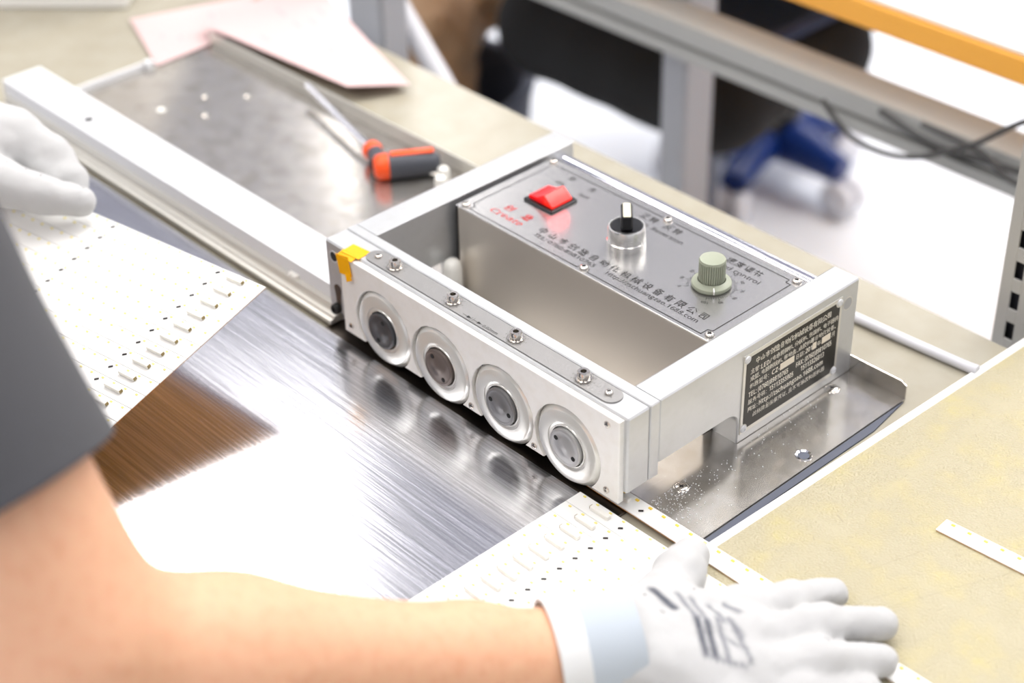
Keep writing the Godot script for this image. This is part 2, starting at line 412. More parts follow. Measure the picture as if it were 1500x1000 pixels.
func paper(called: String, label: String, c: Array, sd: int) -> void:
	var o := thing(called, label, "paper", (c[0] + c[2]) * 0.5, "pink papers")
	var st := mb()
	var n := 10
	var P := func(u: float, v: float) -> Vector3:
		var p: Vector3 = (c[0] as Vector3).lerp(c[1], u).lerp((c[3] as Vector3).lerp(c[2], u), v)
		p.y += 0.0012 * sin(u * 5.0 + sd) * v
		return p
	for i in n:
		for j in n:
			for lift in [0.0, 0.0003]:
				var q := []
				for e in [[0, 0], [1, 0], [1, 1], [0, 1]]:
					q.append(P.call((i + e[0]) / float(n), (j + e[1]) / float(n)) + Vector3(0, lift, 0))
				quad(st, q[0], q[1], q[2], q[3], Vector3.UP if lift > 0.0 else Vector3.DOWN)
	part("sheet", st, "paper_pink", o)
	var rng := RandomNumberGenerator.new()
	rng.seed = sd
	for k in 9:
		var u := rng.randf_range(0.1, 0.8)
		var v := rng.randf_range(0.15, 0.85)
		var a: Vector3 = P.call(u, v) + Vector3(0, 0.0006, 0)
		var b: Vector3 = P.call(u + 0.08, v) + Vector3(0, 0.0006, 0)
		var w: Vector3 = (P.call(u, v + 0.02) - P.call(u, v)) as Vector3
		st = mb()
		quad(st, a, b, b + w, a + w, Vector3.UP)
		part("print", st, "paper_ink", o)


# ---------------------------------------------------------------- materials
var M := {}
var HZ := {}

func ntex(freq: float, sd: int, octaves := 3, ramp: Array = [], as_normal := false, bump := 4.0, size := 512) -> NoiseTexture2D:
	var n := FastNoiseLite.new()
	n.seed = sd
	n.noise_type = FastNoiseLite.TYPE_SIMPLEX_SMOOTH
	n.frequency = freq
	n.fractal_octaves = octaves
	var t := NoiseTexture2D.new()
	t.width = size
	t.height = size
	t.seamless = true
	t.noise = n
	if as_normal:
		t.as_normal_map = true
		t.bump_strength = bump
	if ramp.size() > 0:
		var g := Gradient.new()
		var offs := PackedFloat32Array()
		var cols := PackedColorArray()
		for r in ramp:
			offs.append(r[0])
			cols.append(r[1])
		g.offsets = offs
		g.colors = cols
		t.color_ramp = g
	return t

# long streaks along the picture's x, fine across it
func streak_image(w: int, h: int, sd: int, along: float, across: float) -> Image:
	var im := Image.create(w, h, false, Image.FORMAT_RGB8)
	var n := FastNoiseLite.new()
	n.seed = sd
	n.noise_type = FastNoiseLite.TYPE_SIMPLEX_SMOOTH
	n.frequency = 1.0
	n.fractal_octaves = 2
	for y in h:
		for x in w:
			im.set_pixel(x, y, grey(clampf(0.5 + 0.62 * n.get_noise_2d(x * along, y * across), 0.0, 1.0)))
	return im

func mat(called: String, c: Color, rough: float, metal := 0.0) -> StandardMaterial3D:
	var m := StandardMaterial3D.new()
	m.resource_name = called
	m.albedo_color = c
	m.roughness = rough
	m.metallic = metal
	M[called] = m
	return m

func grey(v: float) -> Color:
	return Color(v, v, v)

func tri_uv(m: StandardMaterial3D, s: Vector3) -> void:
	m.uv1_triplanar = true
	m.uv1_world_triplanar = true
	m.uv1_scale = s

func make_materials() -> void:
	var m: StandardMaterial3D
	# satin anodised aluminium of the machine body
	m = mat("aluminium", Color(0.775, 0.78, 0.785), 0.40, 0.6)
	m.albedo_texture = ntex(0.02, 3, 4, [[0.0, Color(0.98, 0.98, 0.975)], [0.5, Color(1, 1, 1)], [1.0, Color(0.985, 0.985, 0.985)]])
	m.roughness_texture = ntex(0.03, 4, 3, [[0.0, grey(0.92)], [1.0, grey(1.0)]])
	tri_uv(m, Vector3(6, 6, 6))
	m = mat("cover_aluminium", Color(0.95, 0.945, 0.93), 0.38, 0.2)
	m.albedo_texture = ntex(0.015, 13, 4, [[0.0, Color(0.975, 0.97, 0.96)], [0.6, Color(1, 1, 1)], [1.0, Color(0.98, 0.98, 0.98)]])
	tri_uv(m, Vector3(7, 7, 7))
	m = mat("clear_ring", Color(0.88, 0.88, 0.86), 0.22, 0.35)
	m.clearcoat_enabled = true
	m.clearcoat = 0.6
	m.clearcoat_roughness = 0.08
	# brushed scale plate
	m = mat("brushed_plate", Color(0.57, 0.565, 0.56), 0.42, 0.75)
	m.normal_enabled = true
	m.normal_texture = ntex(0.2, 21, 2, [], true, 3.0)
	m.normal_scale = 0.25
	tri_uv(m, Vector3(3, 30, 30))
	# polished sheet of the control box
	m = mat("box_steel", Color(0.90, 0.87, 0.83), 0.30, 0.7)
	m = mat("panel_steel", Color(0.73, 0.725, 0.72), 0.27, 0.85)
	m.roughness_texture = ntex(0.03, 32, 4, [[0.0, grey(0.85)], [1.0, grey(1.0)]])
	m.normal_enabled = true
	m.normal_texture = ntex(0.2, 33, 2, [], true, 3.0)
	m.normal_scale = 0.06
	tri_uv(m, Vector3(4, 40, 40))
	m = mat("tray_steel", Color(0.77, 0.755, 0.735), 0.22, 0.82)
	m.albedo_texture = ntex(0.012, 41, 4, [[0.0, Color(0.9, 0.89, 0.87)], [0.6, Color(1, 1, 1)], [1.0, Color(0.96, 0.95, 0.93)]])
	m.roughness_texture = ntex(0.02, 42, 4, [[0.0, grey(0.7)], [1.0, grey(1.0)]])
	tri_uv(m, Vector3(4, 4, 4))
	# brushed along x: one picture of fine streaks lies over the whole plate
	m = mat("worktop_steel", Color(0.90, 0.90, 0.915), 0.17, 1.0)
	var streaks := streak_image(512, 2048, 51, 0.012, 0.45)
	var tone := streak_image(512, 1024, 57, 0.015, 0.22)
	var nrm: Image = streaks.duplicate()
	nrm.bump_map_to_normal_map(1.6)
	for y in tone.get_height():
		for x in tone.get_width():
			var v := tone.get_pixel(x, y).r
			tone.set_pixel(x, y, grey(lerpf(0.84, 1.0, clampf(v * 1.6 - 0.3, 0.0, 1.0))))
	m.albedo_texture = ImageTexture.create_from_image(tone)
	m.normal_enabled = true
	m.normal_texture = ImageTexture.create_from_image(nrm)
	m.normal_scale = 0.07
	tri_uv(m, Vector3(0.85, 1.0, 2.0))
	mat("chrome", Color(0.93, 0.93, 0.95), 0.06, 1.0)
	mat("satin_steel", Color(0.88, 0.875, 0.86), 0.27, 0.9)
	mat("bright_steel", Color(0.82, 0.80, 0.77), 0.2, 1.0)
	mat("socket_dark", Color(0.12, 0.115, 0.11), 0.5, 0.4)
	mat("hole_dark", Color(0.035, 0.035, 0.04), 0.7)
	mat("hub_dark", Color(0.34, 0.34, 0.35), 0.42, 0.6)
	mat("hub_brown", Color(0.46, 0.42, 0.40), 0.4, 0.6)
	mat("hub_mid", Color(0.52, 0.52, 0.525), 0.4, 0.6)
	mat("hub_light", Color(0.72, 0.72, 0.72), 0.4, 0.6)
	m = mat("blade_steel", Color(0.42, 0.39, 0.36), 0.3, 1.0)
	mat("ink", Color(0.13, 0.12, 0.12), 0.6)
	mat("red_ink", Color(0.80, 0.19, 0.19), 0.55)
	mat("white_ink", Color(0.93, 0.91, 0.86), 0.55)
	mat("pale_patch", Color(0.94, 0.90, 0.83), 0.6)
	mat("nameplate_black", Color(0.135, 0.125, 0.105), 0.5)
	mat("black_plastic", Color(0.06, 0.06, 0.07), 0.28)
	mat("cream_plastic", Color(0.93, 0.90, 0.78), 0.5)
	mat("knob_grey", Color(0.60, 0.62, 0.545), 0.45)
	mat("knob_mark", Color(0.95, 0.95, 0.93), 0.5)
	m = mat("switch_lamp_red", Color(0.90, 0.02, 0.05), 0.3)
	m.emission_enabled = true
	m.emission = Color(1.0, 0.03, 0.05)
	m.emission_energy_multiplier = 0.55
	m = mat("switch_lamp_hot", Color(0.92, 0.06, 0.03), 0.32)
	m.emission_enabled = true
	m.emission = Color(1.0, 0.16, 0.05)
	m.emission_energy_multiplier = 1.0
	m = mat("amber_tape", Color(0.98, 0.70, 0.02), 0.25)
	m.roughness_texture = ntex(0.05, 61, 3, [[0.0, grey(0.5)], [1.0, grey(1.0)]])
	tri_uv(m, Vector3(12, 12, 12))
	m = mat("beige_top", Color(0.655, 0.635, 0.575), 0.25)
	m.albedo_texture = ntex(0.02, 71, 4, [[0.0, Color(0.95, 0.94, 0.92)], [1.0, Color(1, 1, 1)]])
	tri_uv(m, Vector3(2, 2, 2))
	mat("table_edge", Color(0.80, 0.775, 0.71), 0.5)
	# esd mat: warm beige, worn yellowish patches, fine woven grain
	m = mat("esd_mat", Color(0.735, 0.70, 0.575), 0.5)
	m.albedo_texture = ntex(0.009, 74, 4, [[0.0, Color(0.96, 0.96, 0.98)], [0.45, Color(0.95, 0.945, 0.95)], [0.8, Color(0.975, 0.965, 0.92)], [1.0, Color(1.0, 0.99, 0.87)]])
	m.heightmap_enabled = true
	m.heightmap_texture = ntex(0.16, 75, 2)
	m.heightmap_scale = 0.09
	tri_uv(m, Vector3(5, 5, 5))
	mat("dark_strip", Color(0.30, 0.32, 0.38), 0.5)
	mat("mat_edge", Color(0.95, 0.945, 0.93), 0.5)
	mat("mat_scratch", Color(0.66, 0.62, 0.52), 0.7)
	mat("board_white", Color(0.965, 0.965, 0.955), 0.35)
	m = mat("board_tan", Color(0.90, 0.62, 0.18), 0.45)
	m.albedo_texture = ntex(0.03, 81, 2, [[0.0, Color(0.75, 0.73, 0.7)], [1.0, Color(1, 1, 1)]])
	tri_uv(m, Vector3(20, 20, 20))
	mat("led_yellow", Color(0.98, 0.92, 0.52), 0.35)
	mat("led_amber", Color(0.98, 0.84, 0.30), 0.35)
	mat("resistor_black", Color(0.13, 0.10, 0.09), 0.4)
	mat("connector_ivory", Color(0.95, 0.945, 0.92), 0.45)
	mat("connector_tan", Color(0.52, 0.45, 0.26), 0.5)
	m = mat("white_bar", Color(0.87, 0.875, 0.885), 0.4, 0.15)
	mat("bar_rail", Color(0.84, 0.83, 0.80), 0.4, 0.5)
	m = mat("paper_pink", Color(0.84, 0.73, 0.725), 0.8)
	m.backlight_enabled = true
	m.backlight = Color(0.3, 0.25, 0.25)
	mat("paper_ink", Color(0.80, 0.66, 0.68), 0.8)
	mat("card_white", Color(0.955, 0.95, 0.93), 0.7)
	mat("orange_plastic", Color(0.99, 0.34, 0.10), 0.3)
	mat("dark_rubber", Color(0.27, 0.28, 0.31), 0.55)
	mat("white_plastic", Color(0.93, 0.925, 0.90), 0.4)
	m = mat("floor_white", Color(0.96, 0.975, 1.0), 0.3)
	m.albedo_texture = ntex(0.01, 91, 3, [[0.0, grey(0.96)], [1.0, grey(1.0)]])
	tri_uv(m, Vector3(0.6, 0.6, 0.6))
	mat("wall_paint", Color(0.90, 0.91, 0.93), 0.8)
	mat("ceiling_paint", Color(0.68, 0.68, 0.72), 0.85)
	m = mat("lamp_panel", Color(1, 1, 1), 0.5)
	m.emission_enabled = true
	m.emission = Color(1.0, 0.985, 0.97)
	m.emission_energy_multiplier = 3.0
	mat("lamp_frame", Color(0.8, 0.8, 0.8), 0.5)
	mat("frame_grey", Color(0.68, 0.68, 0.665), 0.5, 0.05)
	mat("post_grey", Color(0.66, 0.665, 0.68), 0.4, 0.35)
	mat("slot_grey", Color(0.70, 0.695, 0.68), 0.45, 0.2)
	mat("slot_inside", Color(0.22, 0.22, 0.25), 0.6)
	mat("amber_edge", Color(0.98, 0.70, 0.27), 0.45)
	mat("bench_white", Color(0.91, 0.90, 0.87), 0.45)
	m = mat("black_fabric", Color(0.035, 0.038, 0.045), 0.85)
	m.rim_enabled = true
	m.rim = 0.1
	mat("navy_fabric", Color(0.045, 0.15, 0.32), 0.6)
	mat("blue_plastic", Color(0.07, 0.19, 0.46), 0.3)
	mat("castor_white", Color(0.92, 0.93, 0.96), 0.2)
	mat("slate_plastic", Color(0.33, 0.35, 0.41), 0.5)
	mat("tan_cloth", Color(0.62, 0.50, 0.38), 0.8)
	mat("cable_dark", Color(0.24, 0.24, 0.24), 0.5)
	mat("cable_grey", Color(0.80, 0.80, 0.82), 0.4)
	# person
	m = mat("skin", Color(0.90, 0.71, 0.58), 0.62)
	m.albedo_texture = ntex(0.02, 101, 4, [[0.0, Color(0.96, 0.88, 0.85)], [0.5, Color(1, 0.98, 0.97)], [1.0, Color(1.0, 1.0, 0.98)]])
	m.subsurf_scatter_enabled = true
	m.subsurf_scatter_strength = 0.12
	tri_uv(m, Vector3(9, 9, 9))
	m = mat("shirt_grey", Color(0.30, 0.30, 0.315), 0.9)
	m.rim_enabled = true
	m.rim = 0.25
	m.heightmap_enabled = true
	m.heightmap_texture = ntex(0.25, 103, 2)
	m.heightmap_scale = 0.03
	tri_uv(m, Vector3(12, 12, 12))
	mat("trouser_blue", Color(0.12, 0.14, 0.2), 0.9)
	mat("hair_brown", Color(0.16, 0.11, 0.08), 0.7)
	mat("shoe_black", Color(0.05, 0.05, 0.05), 0.5)
	m = mat("glove_knit", Color(1, 1, 1), 0.85)
	m.vertex_color_use_as_albedo = true
	m.rim_enabled = true
	m.rim = 0.3
	m.heightmap_enabled = true
	m.heightmap_texture = ntex(0.22, 104, 2)
	m.heightmap_scale = 0.03
	tri_uv(m, Vector3(11, 11, 11))
	mat("cuff_band", Color(0.73, 0.765, 0.80), 0.9)
	mat("cuff_hem", Color(0.88, 0.885, 0.885), 0.9)
	mat("eye_white", Color(0.9, 0.9, 0.88), 0.3)
	mat("lip", Color(0.72, 0.42, 0.38), 0.5)

# ---------------------------------------------------------------- mesh helpers
func mb() -> SurfaceTool:
	var st := SurfaceTool.new()
	st.begin(Mesh.PRIMITIVE_TRIANGLES)
	return st

func tri(st: SurfaceTool, a: Vector3, b: Vector3, c: Vector3, na: Vector3, nb: Vector3, nc: Vector3) -> void:
	if (b - a).cross(c - a).dot(na + nb + nc) > 0.0:
		var t := b
		b = c
		c = t
		t = nb
		nb = nc
		nc = t
	st.set_normal(na)
	st.add_vertex(a)
	st.set_normal(nb)
	st.add_vertex(b)
	st.set_normal(nc)
	st.add_vertex(c)

func quad(st: SurfaceTool, a: Vector3, b: Vector3, c: Vector3, d: Vector3, n: Vector3) -> void:
	tri(st, a, b, c, n, n, n)
	tri(st, a, c, d, n, n, n)

func T(o: Vector3, x := Vector3.RIGHT, y := Vector3.UP) -> Transform3D:
	return Transform3D(Basis(x.normalized(), y.normalized(), x.cross(y).normalized()), o)

func cbox(st: SurfaceTool, lo: Vector3, hi: Vector3, b := 0.0006, x := Transform3D()) -> void:
	var c := (lo + hi) * 0.5
	var h := (hi - lo) * 0.5
	b = minf(b, minf(h.x, minf(h.y, h.z)) * 0.8)
	var pt := func(s: Vector3, a: int) -> Vector3:
		var p := Vector3(s.x * (h.x - b), s.y * (h.y - b), s.z * (h.z - b))
		p[a] = s[a] * h[a]
		return x * (c + p)
	var bs := x.basis.orthonormalized()
	for a in 3:
		var u := (a + 1) % 3
		var v := (a + 2) % 3
		for s in [-1.0, 1.0]:
			var q := []
			for k in [[-1, -1], [1, -1], [1, 1], [-1, 1]]:
				var sv := Vector3()
				sv[a] = s
				sv[u] = k[0]
				sv[v] = k[1]
				q.append(pt.call(sv, a))
			var n := Vector3()
			n[a] = s
			quad(st, q[0], q[1], q[2], q[3], bs * n)
		for su in [-1.0, 1.0]:
			for sv2 in [-1.0, 1.0]:
				var e0 := Vector3()
				e0[a] = -1
				e0[u] = su
				e0[v] = sv2
				var e1 := e0
				e1[a] = 1
				var n2 := Vector3()
				n2[u] = su
				n2[v] = sv2
				quad(st, pt.call(e0, u), pt.call(e1, u), pt.call(e1, v), pt.call(e0, v), (bs * n2).normalized())
	for sx in [-1.0, 1.0]:
		for sy in [-1.0, 1.0]:
			for sz in [-1.0, 1.0]:
				var s3 := Vector3(sx, sy, sz)
				var n3 := (bs * s3).normalized()
				tri(st, pt.call(s3, 0), pt.call(s3, 1), pt.call(s3, 2), n3, n3, n3)

# profile of (radius, height) turned round the local y axis
func lathe(st: SurfaceTool, prof: Array, seg: int, x: Transform3D, a0 := 0.0, a1 := TAU) -> void:
	var bs := x.basis.orthonormalized()
	var segn := []
	for i in prof.size() - 1:
		var d: Vector2 = prof[i + 1] - prof[i]
		segn.append(Vector2(d.y, -d.x).normalized())
	for i in prof.size() - 1:
		var p: Vector2 = prof[i]
		var q: Vector2 = prof[i + 1]
		if p.distance_to(q) < 1e-7:
			continue
		var n0: Vector2 = segn[i]
		var n1: Vector2 = segn[i]
		if i > 0 and n0.dot(segn[i - 1]) > 0.75:
			n0 = (n0 + segn[i - 1]).normalized()
		if i < segn.size() - 1 and n1.dot(segn[i + 1]) > 0.75:
			n1 = (n1 + segn[i + 1]).normalized()
		for k in seg:
			var t0 := a0 + (a1 - a0) * k / seg
			var t1 := a0 + (a1 - a0) * (k + 1) / seg
			var d0 := Vector3(cos(t0), 0, sin(t0))
			var d1 := Vector3(cos(t1), 0, sin(t1))
			var A := x * (d0 * p.x + Vector3(0, p.y, 0))
			var B := x * (d1 * p.x + Vector3(0, p.y, 0))
			var C := x * (d1 * q.x + Vector3(0, q.y, 0))
			var D := x * (d0 * q.x + Vector3(0, q.y, 0))
			var nA := bs * (d0 * n0.x + Vector3(0, n0.y, 0))
			var nB := bs * (d1 * n0.x + Vector3(0, n0.y, 0))
			var nC := bs * (d1 * n1.x + Vector3(0, n1.y, 0))
			var nD := bs * (d0 * n1.x + Vector3(0, n1.y, 0))
			if p.x > 1e-7:
				tri(st, A, B, C, nA, nB, nC)
			if q.x > 1e-7:
				tri(st, A, C, D, nA, nC, nD)

func smooth_path(pts: Array, n: int) -> Array:
	var out := []
	for i in pts.size() - 1:
		var p0: Vector3 = pts[maxi(i - 1, 0)]
		var p1: Vector3 = pts[i]
		var p2: Vector3 = pts[i + 1]
		var p3: Vector3 = pts[mini(i + 2, pts.size() - 1)]
		for k in n:
			out.append(p1.cubic_interpolate(p2, p0, p3, float(k) / n))
	out.append(pts[pts.size() - 1])
	return out

func tube(st: SurfaceTool, pts: Array, radii: Array, seg := 10, caps := true, squash := 1.0, flip := false) -> void:
	var n := pts.size()
	var rings := []
	var norms := []
	var up := Vector3.UP
	for i in n:
		var d: Vector3 = (pts[mini(i + 1, n - 1)] - pts[maxi(i - 1, 0)]).normalized()
		if i == 0 and absf(d.dot(up)) > 0.95:
			up = Vector3.RIGHT
		var u := (up - d * up.dot(d)).normalized()
		up = u
		var v := d.cross(u)
		var r: float = radii[mini(i, radii.size() - 1)]
		var ring := []
		var nr := []
		for k in seg:
			var a := TAU * k / seg
			var o := u * cos(a) * squash + v * sin(a)
			ring.append(pts[i] + o * r)
			nr.append(-o.normalized() if flip else o.normalized())
		rings.append(ring)
		norms.append(nr)
	for i in n - 1:
		for k in seg:
			var k2 := (k + 1) % seg
			tri(st, rings[i][k], rings[i][k2], rings[i + 1][k2], norms[i][k], norms[i][k2], norms[i + 1][k2])
			tri(st, rings[i][k], rings[i + 1][k2], rings[i + 1][k], norms[i][k], norms[i + 1][k2], norms[i + 1][k])
	if caps:
		for e in [0, n - 1]:
			var d2: Vector3 = (pts[0] - pts[1]).normalized() if e == 0 else (pts[n - 1] - pts[n - 2]).normalized()
			for k in seg:
				tri(st, pts[e], rings[e][k], rings[e][(k + 1) % seg], d2, d2, d2)

# a polygon in the local xy plane drawn out from z = 0 to z = depth, its front rim bevelled by ch
func extrude(st: SurfaceTool, poly: PackedVector2Array, depth: float, x: Transform3D, ch := 0.0, bevel_back := false) -> void:
	if Geometry2D.is_polygon_clockwise(poly):
		poly = poly.duplicate()
		poly.reverse()
	var n := poly.size()
	var inn := PackedVector2Array()
	var sn := []
	for i in n:
		var e := poly[(i + 1) % n] - poly[i]
		sn.append(Vector2(e.y, -e.x).normalized())
	for i in n:
		var a: Vector2 = sn[(i + n - 1) % n]
		var b: Vector2 = sn[i]
		var mid := (a + b)
		var s := 2.0 / maxf(mid.length_squared(), 0.5)
		inn.append(poly[i] - mid * 0.5 * s * ch)
	var bs := x.basis.orthonormalized()
	var idx := Geometry2D.triangulate_polygon(inn)
	var back := inn if bevel_back else poly
	var idb := idx if ch == 0.0 or bevel_back else Geometry2D.triangulate_polygon(poly)
	for k in range(0, idx.size(), 3):
		var p := [inn[idx[k]], inn[idx[k + 1]], inn[idx[k + 2]]]
		tri(st, x * Vector3(p[0].x, p[0].y, depth), x * Vector3(p[1].x, p[1].y, depth), x * Vector3(p[2].x, p[2].y, depth), bs.z, bs.z, bs.z)
	for k in range(0, idb.size(), 3):
		var p := [back[idb[k]], back[idb[k + 1]], back[idb[k + 2]]]
		tri(st, x * Vector3(p[0].x, p[0].y, 0), x * Vector3(p[1].x, p[1].y, 0), x * Vector3(p[2].x, p[2].y, 0), -bs.z, -bs.z, -bs.z)
	for i in n:
		var j := (i + 1) % n
		var n0: Vector2 = sn[i]
		var n1: Vector2 = sn[i]
		if n0.dot(sn[(i + n - 1) % n]) > 0.8:
			n0 = (n0 + sn[(i + n - 1) % n]).normalized()
		if n1.dot(sn[j]) > 0.8:
			n1 = (n1 + sn[j]).normalized()
		var N0 := bs * Vector3(n0.x, n0.y, 0)
		var N1 := bs * Vector3(n1.x, n1.y, 0)
		var z0 := ch if bevel_back else 0.0
		var z1 := depth - ch
		var A := x * Vector3(poly[i].x, poly[i].y, z0)
		var B := x * Vector3(poly[j].x, poly[j].y, z0)
		var C := x * Vector3(poly[j].x, poly[j].y, z1)
		var D := x * Vector3(poly[i].x, poly[i].y, z1)
		tri(st, A, B, C, N0, N1, N1)
		tri(st, A, C, D, N0, N1, N0)
		if ch > 0.0:
			var E := x * Vector3(inn[j].x, inn[j].y, depth)
			var F := x * Vector3(inn[i].x, inn[i].y, depth)
			var M0 := (N0 + bs.z).normalized()
			var M1 := (N1 + bs.z).normalized()
			tri(st, D, C, E, M0, M1, M1)
			tri(st, D, E, F, M0, M1, M0)
			if bevel_back:
				var G := x * Vector3(inn[j].x, inn[j].y, 0)
				var H := x * Vector3(inn[i].x, inn[i].y, 0)
				tri(st, A, B, G, (N0 - bs.z).normalized(), (N1 - bs.z).normalized(), (N1 - bs.z).normalized())
				tri(st, A, G, H, (N0 - bs.z).normalized(), (N1 - bs.z).normalized(), (N0 - bs.z).normalized())

func arc(c: Vector2, r: float, a0: float, a1: float, n: int) -> Array:
	var out := []
	for k in n + 1:
		var a := deg_to_rad(a0 + (a1 - a0) * k / n)
		out.append(c + Vector2(cos(a), sin(a)) * r)
	return out

# surfaces round a skeleton: bones are [from, to, radius, radius]; smooth minimum of the tapered capsules, meshed as surface nets
func nets(bones: Array, cell: float, k: float, m: Material, tint: Color = Color.WHITE, marks: Array = [], rough := 0.0, rough_size := 0.03, planes: Array = []) -> ArrayMesh:
	var lo := Vector3(1e9, 1e9, 1e9)
	var hi := -lo
	for b in bones:
		for e in 2:
			var r: float = b[2 + e] + 3.0 * k + 2.0 * cell
			lo = lo.min(b[e] - Vector3(r, r, r))
			hi = hi.max(b[e] + Vector3(r, r, r))
	var nx := int((hi.x - lo.x) / cell) + 2
	var ny := int((hi.y - lo.y) / cell) + 2
	var nz := int((hi.z - lo.z) / cell) + 2
	var acc := PackedFloat32Array()
	acc.resize(nx * ny * nz)
	for b in bones:
		var a: Vector3 = b[0]
		var ab: Vector3 = b[1] - b[0]
		var l2 := maxf(ab.length_squared(), 1e-12)
		var r0: float = b[2]
		var dr: float = b[3] - b[2]
		var mg := maxf(b[2], b[3]) + 3.0 * k + cell
		var mn := (a.min(b[1]) - Vector3(mg, mg, mg) - lo) / cell
		var mx := (a.max(b[1]) + Vector3(mg, mg, mg) - lo) / cell
		for iz in range(maxi(int(mn.z), 0), mini(int(mx.z) + 1, nz)):
			for iy in range(maxi(int(mn.y), 0), mini(int(mx.y) + 1, ny)):
				var base := (iz * ny + iy) * nx
				for ix in range(maxi(int(mn.x), 0), mini(int(mx.x) + 1, nx)):
					var p := lo + Vector3(ix, iy, iz) * cell
					var t := clampf((p - a).dot(ab) / l2, 0.0, 1.0)
					var d := (p - a - ab * t).length() - r0 - dr * t
					if d < 5.0 * k:
						acc[base + ix] += exp(-d / k)
	if rough > 0.0:
		var ns := FastNoiseLite.new()
		ns.seed = 7
		ns.frequency = 1.0 / rough_size
		ns.fractal_octaves = 2
		for iz in nz:
			for iy in ny:
				for ix in nx:
					var q := (iz * ny + iy) * nx + ix
					if acc[q] > 0.02 and acc[q] < 50.0:
						acc[q] *= exp(ns.get_noise_3d(lo.x + ix * cell, lo.y + iy * cell, lo.z + iz * cell) * rough / k)
	for pl in planes:   # a plane cuts away what lies in front of it
		for iz in nz:
			for iy in ny:
				for ix in nx:
					var dd: float = (lo + Vector3(ix, iy, iz) * cell - pl[0]).dot(pl[1])
					if dd > -3.0 * k:
						var q2 := (iz * ny + iy) * nx + ix
						acc[q2] = minf(acc[q2], exp(-dd / k))
	var vid := PackedInt32Array()
	vid.resize(nx * ny * nz)
	vid.fill(-1)
	var verts := PackedVector3Array()
	var corner := [0, 1, nx, nx + 1, nx * ny, nx * ny + 1, nx * ny + nx, nx * ny + nx + 1]
	var edges := [[0, 1], [2, 3], [4, 5], [6, 7], [0, 2], [1, 3], [4, 6], [5, 7], [0, 4], [1, 5], [2, 6], [3, 7]]
	for iz in nz - 1:
		for iy in ny - 1:
			for ix in nx - 1:
				var q := (iz * ny + iy) * nx + ix
				var c0 := acc[q] >= 1.0
				var mixed := false
				for e in range(1, 8):
					if (acc[q + corner[e]] >= 1.0) != c0:
						mixed = true
						break
				if not mixed:
					continue
				var s := Vector3()
				var cnt := 0
				for e in edges:
					var fa := acc[q + corner[e[0]]]
					var fb := acc[q + corner[e[1]]]
					if (fa >= 1.0) != (fb >= 1.0):
						var la := log(maxf(fa, 1e-6))
						var lb := log(maxf(fb, 1e-6))
						var t := la / (la - lb)
						var pa := Vector3(e[0] & 1, (e[0] >> 1) & 1, e[0] >> 2)
						var pb := Vector3(e[1] & 1, (e[1] >> 1) & 1, e[1] >> 2)
						s += pa.lerp(pb, t)
						cnt += 1
				vid[q] = verts.size()
				verts.append(lo + (Vector3(ix, iy, iz) + s / cnt) * cell)
	var norms := PackedVector3Array()
	norms.resize(verts.size())
	var ind := PackedInt32Array()
	var dirs := [1, nx, nx * ny]
	for iz in range(1, nz - 1):
		for iy in range(1, ny - 1):
			for ix in range(1, nx - 1):
				var q := (iz * ny + iy) * nx + ix
				var in0 := acc[q] >= 1.0
				for ax in 3:
					if (acc[q + dirs[ax]] >= 1.0) == in0:
						continue
					var u: int = dirs[(ax + 1) % 3]
					var v: int = dirs[(ax + 2) % 3]
					var a := vid[q]
					var b := vid[q - u]
					var c := vid[q - u - v]
					var d := vid[q - v]
					if a < 0 or b < 0 or c < 0 or d < 0:
						continue
					var n := Vector3()
					n[ax] = 1.0 if in0 else -1.0
					var gn := (verts[c] - verts[a]).cross(verts[d] - verts[b])
					if gn.dot(n) < 0.0:
						gn = -gn
					for w in [a, b, c, d]:
						norms[w] += gn
					if (verts[b] - verts[a]).cross(verts[c] - verts[a]).dot(n) > 0.0:
						ind.append_array(PackedInt32Array([a, c, b, a, d, c]))
					else:
						ind.append_array(PackedInt32Array([a, b, c, a, c, d]))
	var cols := PackedColorArray()
	cols.resize(verts.size())
	for i in verts.size():
		norms[i] = norms[i].normalized()
		var cc := tint
		for mk in marks:   # print on the cloth: [from, to, half width, colour], seen from above
			if norms[i].y < 0.1:
				continue
			var p2 := Vector2(verts[i].x, verts[i].z)
			var g := Geometry2D.get_closest_point_to_segment(p2, mk[0], mk[1])
			var f := clampf((mk[2] + 0.0012 - p2.distance_to(g)) / 0.0024, 0.0, 1.0)
			cc = cc.lerp(mk[3], f)
		cols[i] = cc
	var arr := []
	arr.resize(Mesh.ARRAY_MAX)
	arr[Mesh.ARRAY_VERTEX] = verts
	arr[Mesh.ARRAY_NORMAL] = norms
	arr[Mesh.ARRAY_COLOR] = cols
	arr[Mesh.ARRAY_INDEX] = ind
	var am := ArrayMesh.new()
	am.add_surface_from_arrays(Mesh.PRIMITIVE_TRIANGLES, arr)
	am.surface_set_material(0, m)
	return am

# ---------------------------------------------------------------- naming
func thing(called: String, label: String, category: String, at := Vector3.ZERO, group := "") -> Node3D:
	var o := Node3D.new()
	o.name = called
	add_child(o, true)
	o.position = at
	o.set_meta("label", label)
	o.set_meta("category", category)
	if group != "":
		o.set_meta("group", group)
	return o

func put_mesh(called: String, mesh: Mesh, parent: Node3D, x := Transform3D()) -> MeshInstance3D:
	var o := MeshInstance3D.new()
	o.name = called
	o.mesh = mesh
	parent.add_child(o, true)
	o.transform = x
	return o

